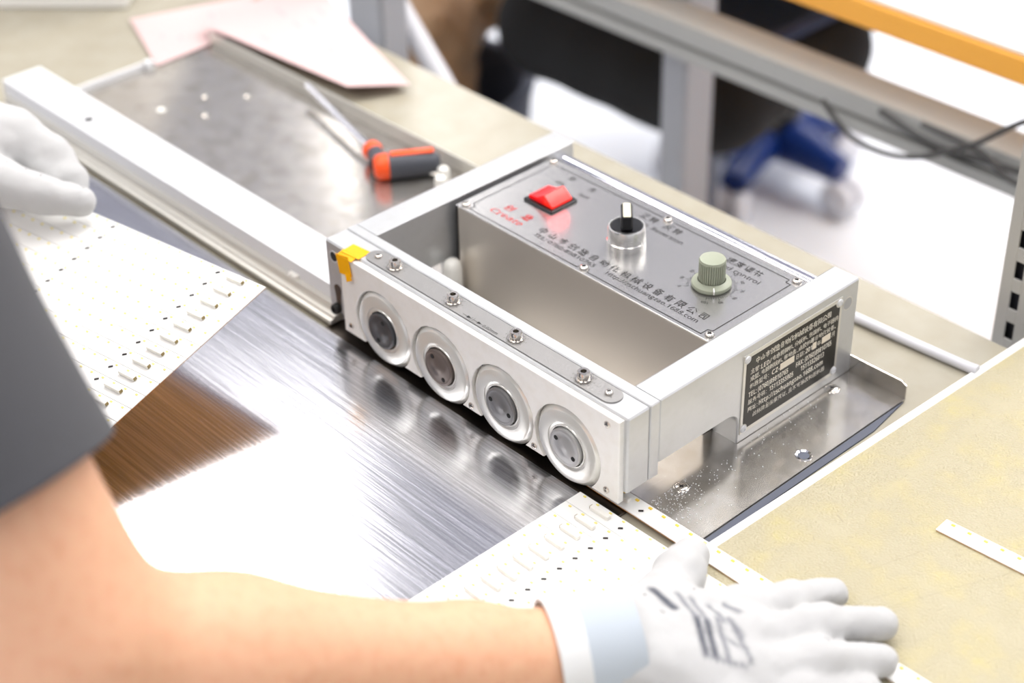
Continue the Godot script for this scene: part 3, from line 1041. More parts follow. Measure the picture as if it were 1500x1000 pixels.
# commits a mesh given in world coordinates as a part of parent (whose own place is undone)
func part(called: String, st: SurfaceTool, mname: String, parent: Node3D = self) -> MeshInstance3D:
	st.set_material(M[mname])
	var o := put_mesh(called, st.commit(), parent)
	var p: Node = parent
	var off := Vector3.ZERO
	while p != self:
		off += (p as Node3D).position
		p = p.get_parent()
	o.position = -off
	return o

func structure(called: String, st: SurfaceTool, mname: String) -> MeshInstance3D:
	var o := part(called, st, mname)
	o.set_meta("kind", "structure")
	return o

func tag(o: Node3D, label: String, category: String, group := "") -> void:
	o.set_meta("label", label)
	o.set_meta("category", category)
	if group != "":
		o.set_meta("group", group)

# ---------------------------------------------------------------- lettering
func make_hanzi() -> void:
	for row in HANZI.split("\n"):
		var w := row.strip_edges().split(" ")
		if w.size() > 1:
			HZ[w[0]] = w.slice(1)

func stroke(st: SurfaceTool, a: Vector2, b: Vector2, w: float, x: Transform3D) -> void:
	var d := (b - a).normalized() * w * 0.5
	var n := Vector2(-d.y, d.x)
	var N := x.basis.z.normalized()
	quad(st, x * Vector3(a.x - d.x + n.x, a.y - d.y + n.y, 0), x * Vector3(b.x + d.x + n.x, b.y + d.y + n.y, 0), x * Vector3(b.x + d.x - n.x, b.y + d.y - n.y, 0), x * Vector3(a.x - d.x - n.x, a.y - d.y - n.y, 0), N)

# Latin letters: x gives the baseline's start, its axes and the upward normal; h is the height of capitals; the line is fitted to width
func latin(st: SurfaceTool, text: String, h: float, width: float, x: Transform3D, face := "Droid Sans", slant := 0.0, weight := 400) -> void:
	var f := SystemFont.new()
	f.font_names = PackedStringArray([face])
	f.font_weight = weight
	var t := TextMesh.new()
	t.font = f
	t.text = text
	t.font_size = 64
	t.pixel_size = 0.01
	t.depth = 0.0
	t.curve_step = 4.0
	var a := t.get_mesh_arrays()
	var v: PackedVector3Array = a[Mesh.ARRAY_VERTEX]
	var id: PackedInt32Array = a[Mesh.ARRAY_INDEX] if a[Mesh.ARRAY_INDEX] != null else PackedInt32Array(range(v.size()))
	var lo := Vector3(1e9, 1e9, 0)
	var hi := -lo
	for p in v:
		lo = lo.min(p)
		hi = hi.max(p)
	var sy := h / 0.457
	var sx := sy if width <= 0.0 else width / (hi.x - lo.x)
	var base := lo.y
	for ch in ["g", "p", "y", "q", "j", ",", "(", "/", ";"]:
		if text.contains(ch):
			base = maxf(base, lo.y + (0.09 if ch in [",", ";", "/"] else 0.14))
			break
	var N := x.basis.z.normalized()
	for k in range(0, id.size(), 3):
		var q := []
		for e in 3:
			var p := v[id[k + e]]
			var y := (p.y - base) * sy
			q.append(x * Vector3((p.x - lo.x) * sx + y * slant, y, 0))
		tri(st, q[0], q[1], q[2], N, N, N)

func hanzi(st: SurfaceTool, text: String, size: float, pitch: float, x: Transform3D, weight := 1.2, slant := 0.0) -> void:
	var at := 0.0
	for ch in text:
		if HZ.has(ch):
			for s in HZ[ch]:
				var prev := Vector2()
				for k in range(0, s.length(), 2):
					var gx := float(s.substr(k, 1).hex_to_int()) / 15.0
					var gy := 1.0 - float(s.substr(k + 1, 1).hex_to_int()) / 15.0
					var p := Vector2(at + gx * size + gy * size * slant, gy * size)
					if k > 0:
						stroke(st, prev, p, size * weight / 15.0, x)
					prev = p
		elif ch == "、" or ch == "，":
			stroke(st, Vector2(at + size * 0.15, size * 0.15), Vector2(at + size * 0.3, 0), size * 0.12, x)
		elif ch == "。":
			stroke(st, Vector2(at + size * 0.15, size * 0.1), Vector2(at + size * 0.3, size * 0.1), size * 0.2, x)
		elif ch == "：":
			stroke(st, Vector2(at + size * 0.2, size * 0.1), Vector2(at + size * 0.25, size * 0.1), size * 0.12, x)
			stroke(st, Vector2(at + size * 0.2, size * 0.6), Vector2(at + size * 0.25, size * 0.6), size * 0.12, x)
		at += pitch * (0.55 if ch in ["、", "：", "。", "，"] else 1.0)

# ---------------------------------------------------------------- small hardware
func screw(parent: Node3D, p: Vector3, n: Vector3, r: float, h := 0.0016, called := "screw") -> void:
	var st := mb()
	var x := _frame(p, n)
	lathe(st, [Vector2(r, 0), Vector2(r, h * 0.55), Vector2(r * 0.8, h * 0.9), Vector2(r * 0.45, h), Vector2(0, h)], 14, x)
	var o := part(called, st, "bright_steel", parent)
	var s2 := mb()
	for e in 2:
		var w := Vector3(r * 0.5, h * 0.05, r * 0.13) if e == 0 else Vector3(r * 0.13, h * 0.05, r * 0.5)
		cbox(s2, Vector3(-w.x, h * 0.97, -w.z), Vector3(w.x, h * 1.02, w.z), 0.0, x)
	var c := part("cross_slot", s2, "socket_dark", parent)
	if parent.get_parent() == self:
		parent.remove_child(c)
		o.add_child(c)
		c.position = Vector3.ZERO

# a frame whose y axis is n
func _frame(p: Vector3, n: Vector3) -> Transform3D:
	var y := n.normalized()
	var x := Vector3.RIGHT if absf(y.x) < 0.9 else Vector3.UP
	x = (x - y * x.dot(y)).normalized()
	return Transform3D(Basis(x, y, x.cross(y)), p)

const TOPY := 0.0836
const PY := 0.0816

func build_machine() -> void:
	var mc := thing("strip_cutting_machine", "silver aluminium circuit board cutting machine with four round cutters and a control panel on top", "machine", Vector3(-0.16, 0.0, -0.12))
	# frame: two side arms with feet, a front beam, the front block
	for side in 2:
		var x0 := -0.0242 if side == 0 else -0.3256
		var x1 := 0.0 if side == 0 else -0.3004
		var pl := PackedVector2Array()
		pl.append(Vector2(0.0315, 0.030))
		pl.append(Vector2(0.105, 0.029))
		for a in arc(Vector2(0.105, 0.019), 0.010, 90, 0, 8):
			pl.append(a)
		pl.append(Vector2(0.1155, 0.0004))
		pl.append(Vector2(0.2465, 0.0004))
		pl.append(Vector2(0.2465, TOPY))
		pl.append(Vector2(0.0315, TOPY))
		var st := mb()
		# local x is -z, local y is up, so local z is x
		extrude(st, pl, x1 - x0, T(Vector3(x0, 0, 0), Vector3(0, 0, -1), Vector3.UP), 0.0013, true)
		var arm := part("side_arm", st, "aluminium", mc)
		var hs := mb()
		lathe(hs, [Vector2(0.0056, 0), Vector2(0.0056, 0.0003), Vector2(0.005, 0.0003), Vector2(0.005, 0.0001), Vector2(0, 0.0001)], 24, _frame(Vector3(x1, 0.0672, -0.2345), Vector3.RIGHT))
		part("rod_hole", hs, "bar_rail", arm).set_meta("label", "round hole at the end of the carrying rod")
		var h2 := mb()
		lathe(h2, [Vector2(0.005, 0), Vector2(0.005, 0.0002), Vector2(0, 0.0002)], 24, _frame(Vector3(x1, 0.0672, -0.2345), Vector3.RIGHT))
		part("rod_end", h2, "post_grey", arm)
	var bm := mb()
	cbox(bm, Vector3(-0.3256, 0.0195, -0.0315), Vector3(0, TOPY, -0.0219), 0.0008)
	part("cross_beam", bm, "aluminium", mc)
	var bl := mb()
	cbox(bl, Vector3(-0.3256, 0.0195, -0.0216), Vector3(0, TOPY, 0), 0.0012)
	var block := part("front_block", bl, "aluminium", mc)
	var hd := mb()
	lathe(hd, [Vector2(0.0052, 0), Vector2(0.0052, 0.0003), Vector2(0.0042, 0.0003), Vector2(0.0042, 0.0001)], 20, _frame(Vector3(-0.3157, 0.0712, 0), Vector3.BACK))
	part("hole_rim", hd, "white_bar", block)
	var he := mb()
	lathe(he, [Vector2(0.0042, 0.0001), Vector2(0.0042, 0.0002), Vector2(0, 0.0002)], 20, _frame(Vector3(-0.3157, 0.0712, 0), Vector3.BACK))
	part("mounting_hole", he, "socket_dark", block)
	var sl := mb()
	var slot := PackedVector2Array()
	for a in arc(Vector2(-0.3140, 0.0420), 0.0042, 0, 180, 10):
		slot.append(a)
	slot.append(Vector2(-0.3168, 0.034))
	slot.append(Vector2(-0.3162, 0.022))
	slot.append(Vector2(-0.3112, 0.022))
	slot.append(Vector2(-0.3112, 0.034))
	extrude(sl, slot, 0.0003, T(Vector3(0, 0, 0)))
	part("keyhole_slot", sl, "blade_steel", block)
	var cap := mb()
	lathe(cap, [Vector2(0.0043, 0), Vector2(0.0043, 0.004), Vector2(0.0038, 0.0046), Vector2(0.0022, 0.0046), Vector2(0.0018, 0.003), Vector2(0, 0.003)], 16, _frame(Vector3(-0.3160, 0.0235, 0), Vector3.BACK))
	part("cap_screw", cap, "socket_dark", block)
	# front cover plate with the four round openings
	var cx := [-0.2533, -0.1868, -0.1194, -0.0530]
	var cy := 0.0345
	var R := 0.0326
	var y0 := 0.0122
	var half := sqrt(R * R - (cy - y0) * (cy - y0))
	var a_in := rad_to_deg(atan2(y0 - cy, -half))
	var pc := PackedVector2Array()
	pc.append(Vector2(-0.3015, y0))
	for c in cx:
		# over the top of each opening, from its left foot to its right foot
		for a in arc(Vector2(c, cy), R, 360.0 + a_in, -(180.0 + a_in), 56):
			pc.append(a)
	pc.append(Vector2(-0.0034, y0))
	pc.append(Vector2(-0.0034, 0.0818))
	pc.append(Vector2(-0.3015, 0.0818))
	var cv := mb()
	extrude(cv, pc, 0.005, T(Vector3.ZERO), 0.0006)
	var cover := part("cover_plate", cv, "cover_aluminium", mc)
	for p in [Vector2(-0.2930, 0.0200), Vector2(-0.1530, 0.0168), Vector2(-0.0862, 0.0168), Vector2(-0.0143, 0.0752), Vector2(-0.0143, 0.0188)]:
		screw(cover, Vector3(p.x, p.y, 0.005), Vector3.BACK, 0.0026, 0.0014)
	# cutters
	var hubs := ["hub_dark", "hub_brown", "hub_mid", "hub_light"]
	var turns := [70.0, 125.0, 165.0, 150.0]
	for i in 4:
		var rx := _frame(Vector3(cx[i], cy, 0.0), Vector3.BACK)
		var rs := mb()
		lathe(rs, [Vector2(0.0321, -0.004), Vector2(0.0321, 0.0012), Vector2(0.0318, 0.0017), Vector2(0.0286, 0.0048), Vector2(0.028, 0.0051), Vector2(0.0192, 0.0051), Vector2(0.0188, 0.0044), Vector2(0.0172, 0.0042), Vector2(0.0168, 0.0048), Vector2(0.0158, 0.0048), Vector2(0.0156, 0.003)], 72, rx)
		var ring := part("cutter_ring", rs, "clear_ring", mc)
		var hb := mb()
		lathe(hb, [Vector2(0.0149, 0.0), Vector2(0.0149, 0.0072), Vector2(0.0143, 0.0077), Vector2(0.0128, 0.0077), Vector2(0.0126, 0.0075), Vector2(0.006, 0.0075), Vector2(0.0057, 0.0077), Vector2(0, 0.0077)], 40, rx)
		part("hub", hb, hubs[i], ring)
		for s in [-1.0, 1.0]:
			var ah := deg_to_rad(turns[i])
			var hc := Vector3(cx[i] + cos(ah) * 0.0098 * s, cy + sin(ah) * 0.0098 * s, 0.0076)
			var ho := mb()
			lathe(ho, [Vector2(0.0019, 0), Vector2(0.0019, 0.0002), Vector2(0, 0.0002)], 14, _frame(hc, Vector3.BACK))
			part("pin_hole", ho, "hole_dark", ring)
	# lower cutting bar and shaft housings in the gap under the block
	var lb := mb()
	cbox(lb, Vector3(-0.330, -0.0019, -0.0186), Vector3(-0.004, 0.0002, 0.0060), 0.0004)
	cbox(lb, Vector3(-0.318, 0.0032, -0.0270), Vector3(-0.026, 0.0194, -0.0225), 0.0004)
	for i in 4:
		lathe(lb, [Vector2(0, 0.0), Vector2(0.012, 0.0), Vector2(0.012, 0.012), Vector2(0, 0.012)], 24, _frame(Vector3(cx[i], 0.019, -0.019), Vector3.BACK))
	part("cutting_bar", lb, "blade_steel", mc)
	# scale plate with the four adjusting screws
	var sp := PackedVector2Array()
	for a in arc(Vector2(-0.0268, 0.0112), 0.0083, -90, 90, 14):
		sp.append(a)
	for a in arc(Vector2(-0.2755, 0.0112), 0.0083, 90, 270, 14):
		sp.append(a)
	var ss := mb()
	extrude(ss, sp, 0.0011, T(Vector3(0, TOPY, 0), Vector3.RIGHT, Vector3(0, 0, -1)), 0.0002)
	var scale := part("scale_plate", ss, "brushed_plate", mc)
	for x in [-0.2735, -0.0290]:
		screw(scale, Vector3(x, TOPY + 0.0011, -0.0112), Vector3.UP, 0.0030, 0.0022)
	var dial := mb()
	for x in [-0.2535, -0.1878, -0.1207, -0.0532]:
		var c := Vector3(x, TOPY + 0.0011, -0.0112)
		var w := mb()
		lathe(w, [Vector2(0.0064, 0), Vector2(0.0064, 0.001), Vector2(0.006, 0.0014), Vector2(0.0045, 0.0014)], 28, _frame(c, Vector3.UP))
		lathe(w, [Vector2(0.0045, 0.0012), Vector2(0.0045, 0.0058), Vector2(0.0041, 0.0063), Vector2(0.0024, 0.0063), Vector2(0.0022, 0.0063)], 20, _frame(c, Vector3.UP))
		lathe(w, [Vector2(0.0022, 0.0063), Vector2(0.0019, 0.0030), Vector2(0, 0.0030)], 6, _frame(c, Vector3.UP))
		var aj := part("adjusting_screw", w, "bright_steel", mc)
		var so := mb()
		lathe(so, [Vector2(0.0019, 0.0), Vector2(0, 0.0)], 6, _frame(c + Vector3(0, 0.0032, 0), Vector3.UP))
		part("hex_socket", so, "socket_dark", aj)
		var tx := T(Vector3(0, TOPY + 0.00125, 0), Vector3.RIGHT, Vector3(0, 0, -1))
		for k in 40:
			var a := TAU * k / 40.0
			var d := Vector2(cos(a), sin(a))
			if k % 4 != 0:
				stroke(dial, Vector2(x, 0.0112) + d * 0.0068, Vector2(x, 0.0112) + d * 0.0072, 0.00018, tx)
		for k in 10:
			var a2 := TAU * k / 10.0 + 0.15
			var d2 := Vector2(cos(a2), sin(a2) * 0.86)
			stroke(dial, Vector2(x, 0.0112) + d2 * 0.0070, Vector2(x, 0.0112) + d2 * 0.0080, 0.0002, tx)
			var at := Vector2(x, 0.0112) + d2 * 0.0091
			latin(dial, str((k * 7 + 3) % 10), 0.0011, 0.0, T(Vector3(at.x - 0.0004, TOPY + 0.00125, -at.y + 0.0005), Vector3.RIGHT, Vector3(0, 0, -1)))
	var lx := T(Vector3(0, TOPY + 0.00125, 0), Vector3.RIGHT, Vector3(0, 0, -1))
	stroke(dial, Vector2(-0.1705, 0.0055), Vector2(-0.1655, 0.0055), 0.0003, lx)
	stroke(dial, Vector2(-0.1590, 0.0055), Vector2(-0.1500, 0.0055), 0.0003, lx)
	for s in [[-0.1655, 1.0], [-0.1545, 1.0]]:
		for k in 5:
			stroke(dial, Vector2(s[0] + k * 0.0006, 0.0055 - 0.0009 + k * 0.00018), Vector2(s[0] + k * 0.0006, 0.0055 + 0.0009 - k * 0.00018), 0.0007, lx)
	stroke(dial, Vector2(-0.1618, 0.0035), Vector2(-0.1618, 0.0075), 0.00022, lx)
	stroke(dial, Vector2(-0.1595, 0.0035), Vector2(-0.1595, 0.0075), 0.00022, lx)
	latin(dial, "0.02mm", 0.0026, 0.0150, T(Vector3(-0.1490, TOPY + 0.00125, -0.0042), Vector3.RIGHT, Vector3(0, 0, -1)))
	part("scale_print", dial, "ink", scale)
	# amber tape folded over the front edge
	var tp := mb()
	cbox(tp, Vector3(-0.0095, -0.0002, -0.0068), Vector3(0.0095, 0.0002, 0.0068), 0.0001, Transform3D(Basis(Vector3.UP, 0.10), Vector3(-0.2925, TOPY + 0.0003, -0.0045)))
	cbox(tp, Vector3(-0.0085, -0.0002, -0.0034), Vector3(0.0085, 0.0002, 0.0034), 0.0001, Transform3D(Basis(Vector3.RIGHT, 0.30), Vector3(-0.2940, TOPY - 0.0005, 0.0030)))
	cbox(tp, Vector3(-0.0078, -0.0085, -0.0002), Vector3(0.0078, 0.0085, 0.0002), 0.0001, Transform3D(Basis(Vector3.BACK, 0.20), Vector3(-0.2955, 0.0752, 0.0059)))
	cbox(tp, Vector3(-0.0038, -0.0045, -0.0002), Vector3(0.0038, 0.0045, 0.0002), 0.0001, Transform3D(Basis(Vector3.BACK, 0.55) * Basis(Vector3.RIGHT, -0.2), Vector3(-0.2905, 0.0680, 0.0064)))
	part("amber_tape", tp, "amber_tape", mc).set_meta("label", "strip of amber tape folded over the corner")
	# control box
	var bx := mb()
	cbox(bx, Vector3(-0.2945, 0.0022, -0.217), Vector3(-0.0262, PY - 0.0012, -0.1092), 0.0008)
	part("control_box", bx, "box_steel", mc)
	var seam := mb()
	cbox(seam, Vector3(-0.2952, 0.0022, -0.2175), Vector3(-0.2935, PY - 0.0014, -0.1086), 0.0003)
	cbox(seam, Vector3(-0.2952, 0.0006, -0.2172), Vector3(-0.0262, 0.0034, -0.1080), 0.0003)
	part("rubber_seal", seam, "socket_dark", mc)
	var pp := mb()
	cbox(pp, Vector3(-0.2950, PY - 0.0012, -0.2174), Vector3(-0.0258, PY, -0.1084), 0.0005)
	var panel := part("panel_plate", pp, "panel_steel", mc)
	for p in [Vector2(-0.2885, -0.1138), Vector2(-0.2895, -0.2120), Vector2(-0.0313, -0.2123), Vector2(-0.0300, -0.1142), Vector2(-0.1557, -0.1138), Vector2(-0.1587, -0.2098)]:
		screw(panel, Vector3(p.x, PY, p.y), Vector3.UP, 0.0036, 0.0024)
	panel_print(panel)
	# white spacer post between the box and the beam
	var wp := mb()
	lathe(wp, [Vector2(0.008, 0.0005), Vector2(0.008, 0.028), Vector2(0.0068, 0.033), Vector2(0.004, 0.036), Vector2(0, 0.037)], 24, T(Vector3(-0.2905, 0, -0.0985)))
	part("spacer_post", wp, "white_plastic", mc).set_meta("label", "white rounded plastic post")
	# carrying rod
	var rd := mb()
	lathe(rd, [Vector2(0, 0), Vector2(0.0070, 0), Vector2(0.0070, 0.2765), Vector2(0, 0.2765)], 40, T(Vector3(-0.3006, 0.0705, -0.2322), Vector3.UP, Vector3.RIGHT))
	part("carrying_rod", rd, "chrome", mc).set_meta("label", "polished chrome rod behind the panel")
	# rocker switch
	var bz := mb()
	var rc := Vector3(-0.2458, PY, -0.1662)
	cbox(bz, rc + Vector3(-0.0165, 0, -0.0148), rc + Vector3(0.0165, 0.0022, 0.0148), 0.0008)
	var bez := part("rocker_switch", bz, "black_plastic", mc)
	bez.set_meta("label", "red glowing rocker switch in a black bezel")
	var rk := mb()
	var prof := [Vector2(-0.0135, 0.0022), Vector2(-0.0132, 0.0050), Vector2(-0.004, 0.0058), Vector2(0.0035, 0.0105)]
	extrude(rk, PackedVector2Array([Vector2(-0.0135, 0.002), Vector2(-0.0132, 0.0046), Vector2(-0.004, 0.0060), Vector2(0.0036, 0.0108), Vector2(0.0036, 0.002)]), 0.0222, T(rc + Vector3(0, 0, -0.0111)), 0.0005, true)
	part("rocker_lamp", rk, "switch_lamp_red", bez)
	var rk2 := mb()
	extrude(rk2, PackedVector2Array([Vector2(0.0036, 0.002), Vector2(0.0036, 0.0107), Vector2(0.0046, 0.0104), Vector2(0.0133, 0.0036), Vector2(0.0135, 0.002)]), 0.0222, T(rc + Vector3(0, 0, -0.0111)), 0.0005, true)
	part("rocker_lamp", rk2, "switch_lamp_hot", bez)
	var ol := OmniLight3D.new()
	ol.name = "switch_glow"
	ol.light_color = Color(1.0, 0.10, 0.06)
	ol.light_energy = 0.0004
	ol.light_size = 0.01
	ol.omni_range = 12.0
	ol.omni_attenuation = 2.0
	ol.shadow_enabled = true
	mc.add_child(ol)
	ol.position = rc + Vector3(0.009, 0.0125, 0.0) - mc.position
	# selector switch
	var sc := Vector3(-0.1569, PY, -0.1611)
	var sb := mb()
	lathe(sb, [Vector2(0.0152, 0), Vector2(0.0152, 0.0052), Vector2(0.0146, 0.0058), Vector2(0.0146, 0.0160), Vector2(0.0140, 0.0172), Vector2(0.0128, 0.0172), Vector2(0.0124, 0.0160)], 56, T(sc))
	var sel := part("selector_switch", sb, "satin_steel", mc)
	var sk := mb()
	lathe(sk, [Vector2(0.0127, 0.012), Vector2(0.0124, 0.0168), Vector2(0.0118, 0.0174), Vector2(0, 0.0174)], 40, T(sc))
	part("selector_cap", sk, "black_plastic", sel)
	var lv := mb()
	var lt := Transform3D(Basis(Vector3.UP, deg_to_rad(45)), sc)
	cbox(lv, Vector3(-0.0046, 0.0170, -0.0120), Vector3(0.0046, 0.0300, 0.0095), 0.0012, lt)
	part("selector_lever", lv, "black_plastic", sel)
	var li := mb()
	cbox(li, Vector3(-0.0029, 0.0296, -0.0114), Vector3(0.0029, 0.0303, 0.0092), 0.0003, lt)
	part("lever_inlay", li, "cream_plastic", sel).set_meta("label", "cream inlay on the lever")
	# speed knob
	var kc := Vector3(-0.0727, PY, -0.1642)
	var ks := mb()
	lathe(ks, [Vector2(0.0140, 0.0012), Vector2(0.0150, 0.0016), Vector2(0.0152, 0.0026), Vector2(0.0148, 0.0040), Vector2(0.0112, 0.0062), Vector2(0.0106, 0.0062)], 48, T(kc))
	lathe(ks, [Vector2(0.0, 0.0), Vector2(0.0136, 0.0), Vector2(0.0136, 0.0012)], 40, T(kc))
	var kn := part("speed_knob", ks, "knob_grey", mc)
	var kg := mb()
	var gear := PackedVector2Array()
	for k in 36:
		for e in [[0.0, 0.0101], [0.5, 0.0101], [0.62, 0.0094], [0.88, 0.0094]]:
			var a: float = TAU * (k + e[0]) / 36.0
			gear.append(Vector2(cos(a), sin(a)) * e[1])
	extrude(kg, gear, 0.0168, T(kc + Vector3(0, 0.0058, 0), Vector3.RIGHT, Vector3(0, 0, -1)), 0.0004)
	lathe(kg, [Vector2(0.0099, 0.0212), Vector2(0.0099, 0.0228), Vector2(0.0094, 0.0236), Vector2(0.0088, 0.0234), Vector2(0, 0.0233)], 48, T(kc))
	part("knob_grip", kg, "knob_grey", kn)
	var km := mb()
	cbox(km, Vector3(-0.0005, 0.0022, 0.0110), Vector3(0.0005, 0.0060, 0.0150), 0.0002, Transform3D(Basis(Vector3.UP, deg_to_rad(48)), kc) * Transform3D(Basis(Vector3.RIGHT, 0.35), Vector3(0, 0.0044, 0.0009)))
	part("knob_mark", km, "knob_mark", kn)
	# name plate on the right arm: local x runs to the back, local y up
	var NX := func(z: float, y: float, lift: float) -> Transform3D: return T(Vector3(lift, y, -z), Vector3(0, 0, -1), Vector3.UP)
	var np := mb()
	extrude(np, PackedVector2Array([Vector2(0.1172, 0.0078), Vector2(0.2272, 0.0078), Vector2(0.2272, 0.0768), Vector2(0.1172, 0.0768)]), 0.0007, NX.call(0.0, 0.0, 0.0), 0.0002)
	var plate := part("nameplate", np, "bar_rail", mc)
	var bk := PackedVector2Array()
	for c in [[0.1200, 0.0112, 90.0, 0.0], [0.2244, 0.0112, 180.0, 90.0], [0.2244, 0.0736, 270.0, 180.0], [0.1200, 0.0736, 360.0, 270.0]]:
		for a in arc(Vector2(c[0], c[1]), 0.0048, c[2], c[3], 6):
			bk.append(a)
	var nb := mb()
	extrude(nb, bk, 0.0002, NX.call(0.0, 0.0, 0.0007))
	part("black_field", nb, "nameplate_black", plate)
	for p in [Vector2(0.1205, 0.0117), Vector2(0.2239, 0.0117), Vector2(0.2239, 0.0731), Vector2(0.1205, 0.0731)]:
		var rv := mb()
		lathe(rv, [Vector2(0.0031, 0), Vector2(0.0029, 0.0009), Vector2(0.0022, 0.0014), Vector2(0.0012, 0.0015), Vector2(0.0011, 0.0011), Vector2(0, 0.0011)], 18, _frame(Vector3(0.0007, p.y, -p.x), Vector3.RIGHT))
		part("rivet", rv, "white_bar", plate)
	var tx := mb()
	var lines := [0.0652, 0.0582, 0.0519, 0.0454, 0.0384, 0.0316, 0.0248, 0.0181]
	hanzi(tx, "中山市创造自动化机械设备有限公司", 0.0053, 0.00535, NX.call(0.1292, lines[0], 0.00095), 1.9)
	hanzi(tx, "主营：", 0.0044, 0.0046, NX.call(0.1247, lines[1], 0.00095), 1.7)
	latin(tx, "LED/", 0.0042, 0.0115, NX.call(0.1362, lines[1], 0.00095), "Droid Sans", 0.0, 700)
	hanzi(tx, "电容剪脚机、分板机、包装机、电子器件", 0.0044, 0.00455, NX.call(0.1480, lines[1], 0.00095), 1.7)
	hanzi(tx, "成型、电脑剥线机、移动盘、点胶机等自动化设备。", 0.0044, 0.0046, NX.call(0.1247, lines[2], 0.00095), 1.7)
	hanzi(tx, "机器型号：", 0.0044, 0.0049, NX.call(0.1247, lines[3], 0.00095), 1.7)
	latin(tx, "CZ-", 0.0042, 0.0088, NX.call(0.1490, lines[3], 0.00095), "Droid Sans", 0.0, 700)
	hanzi(tx, "日期：", 0.0044, 0.0046, NX.call(0.1755, lines[3], 0.00095), 1.7)
	latin(tx, "201", 0.0042, 0.0076, NX.call(0.1870, lines[3], 0.00095), "Droid Sans", 0.0, 700)
	hanzi(tx, "年", 0.0044, 0.0046, NX.call(0.2003, lines[3], 0.00095), 1.7)
	hanzi(tx, "月", 0.0044, 0.0046, NX.call(0.2170, lines[3], 0.00095), 1.7)
	latin(tx, "TEL: (0760)89810765", 0.0044, 0.0440, NX.call(0.1240, lines[4], 0.00095), "Droid Sans", 0.0, 700)
	latin(tx, "FAX: (0760)89810765", 0.0044, 0.0410, NX.call(0.1770, lines[4], 0.00095), "Droid Sans", 0.0, 700)
	hanzi(tx, "服务号码：", 0.0044, 0.0048, NX.call(0.1240, lines[5], 0.00095), 1.7)
	latin(tx, "15113355905", 0.0044, 0.0270, NX.call(0.1475, lines[5], 0.00095), "Droid Sans", 0.0, 700)
	latin(tx, "15113326813", 0.0044, 0.0270, NX.call(0.1830, lines[5], 0.00095), "Droid Sans", 0.0, 700)
	hanzi(tx, "网址：", 0.0044, 0.0048, NX.call(0.1240, lines[6], 0.00095), 1.7)
	latin(tx, "Http://zschuangzao.1688.com", 0.0044, 0.0730, NX.call(0.1365, lines[6], 0.00095), "Droid Sans", 0.0, 700)
	hanzi(tx, "此标牌是保修凭证，且不可涂改和画机器", 0.0042, 0.0047, NX.call(0.1300, lines[7], 0.00095), 1.7)
	part("lettering", tx, "white_ink", plate)
	for p in [[0.1582, 0.1742], [0.1950, 0.1995], [0.2058, 0.2160]]:
		var pt2 := mb()
		cbox(pt2, Vector3(0.0009, lines[3] - 0.0006, -p[1]), Vector3(0.0010, lines[3] + 0.0052, -p[0]), 0.0)
		part("blank_patch", pt2, "pale_patch", plate)

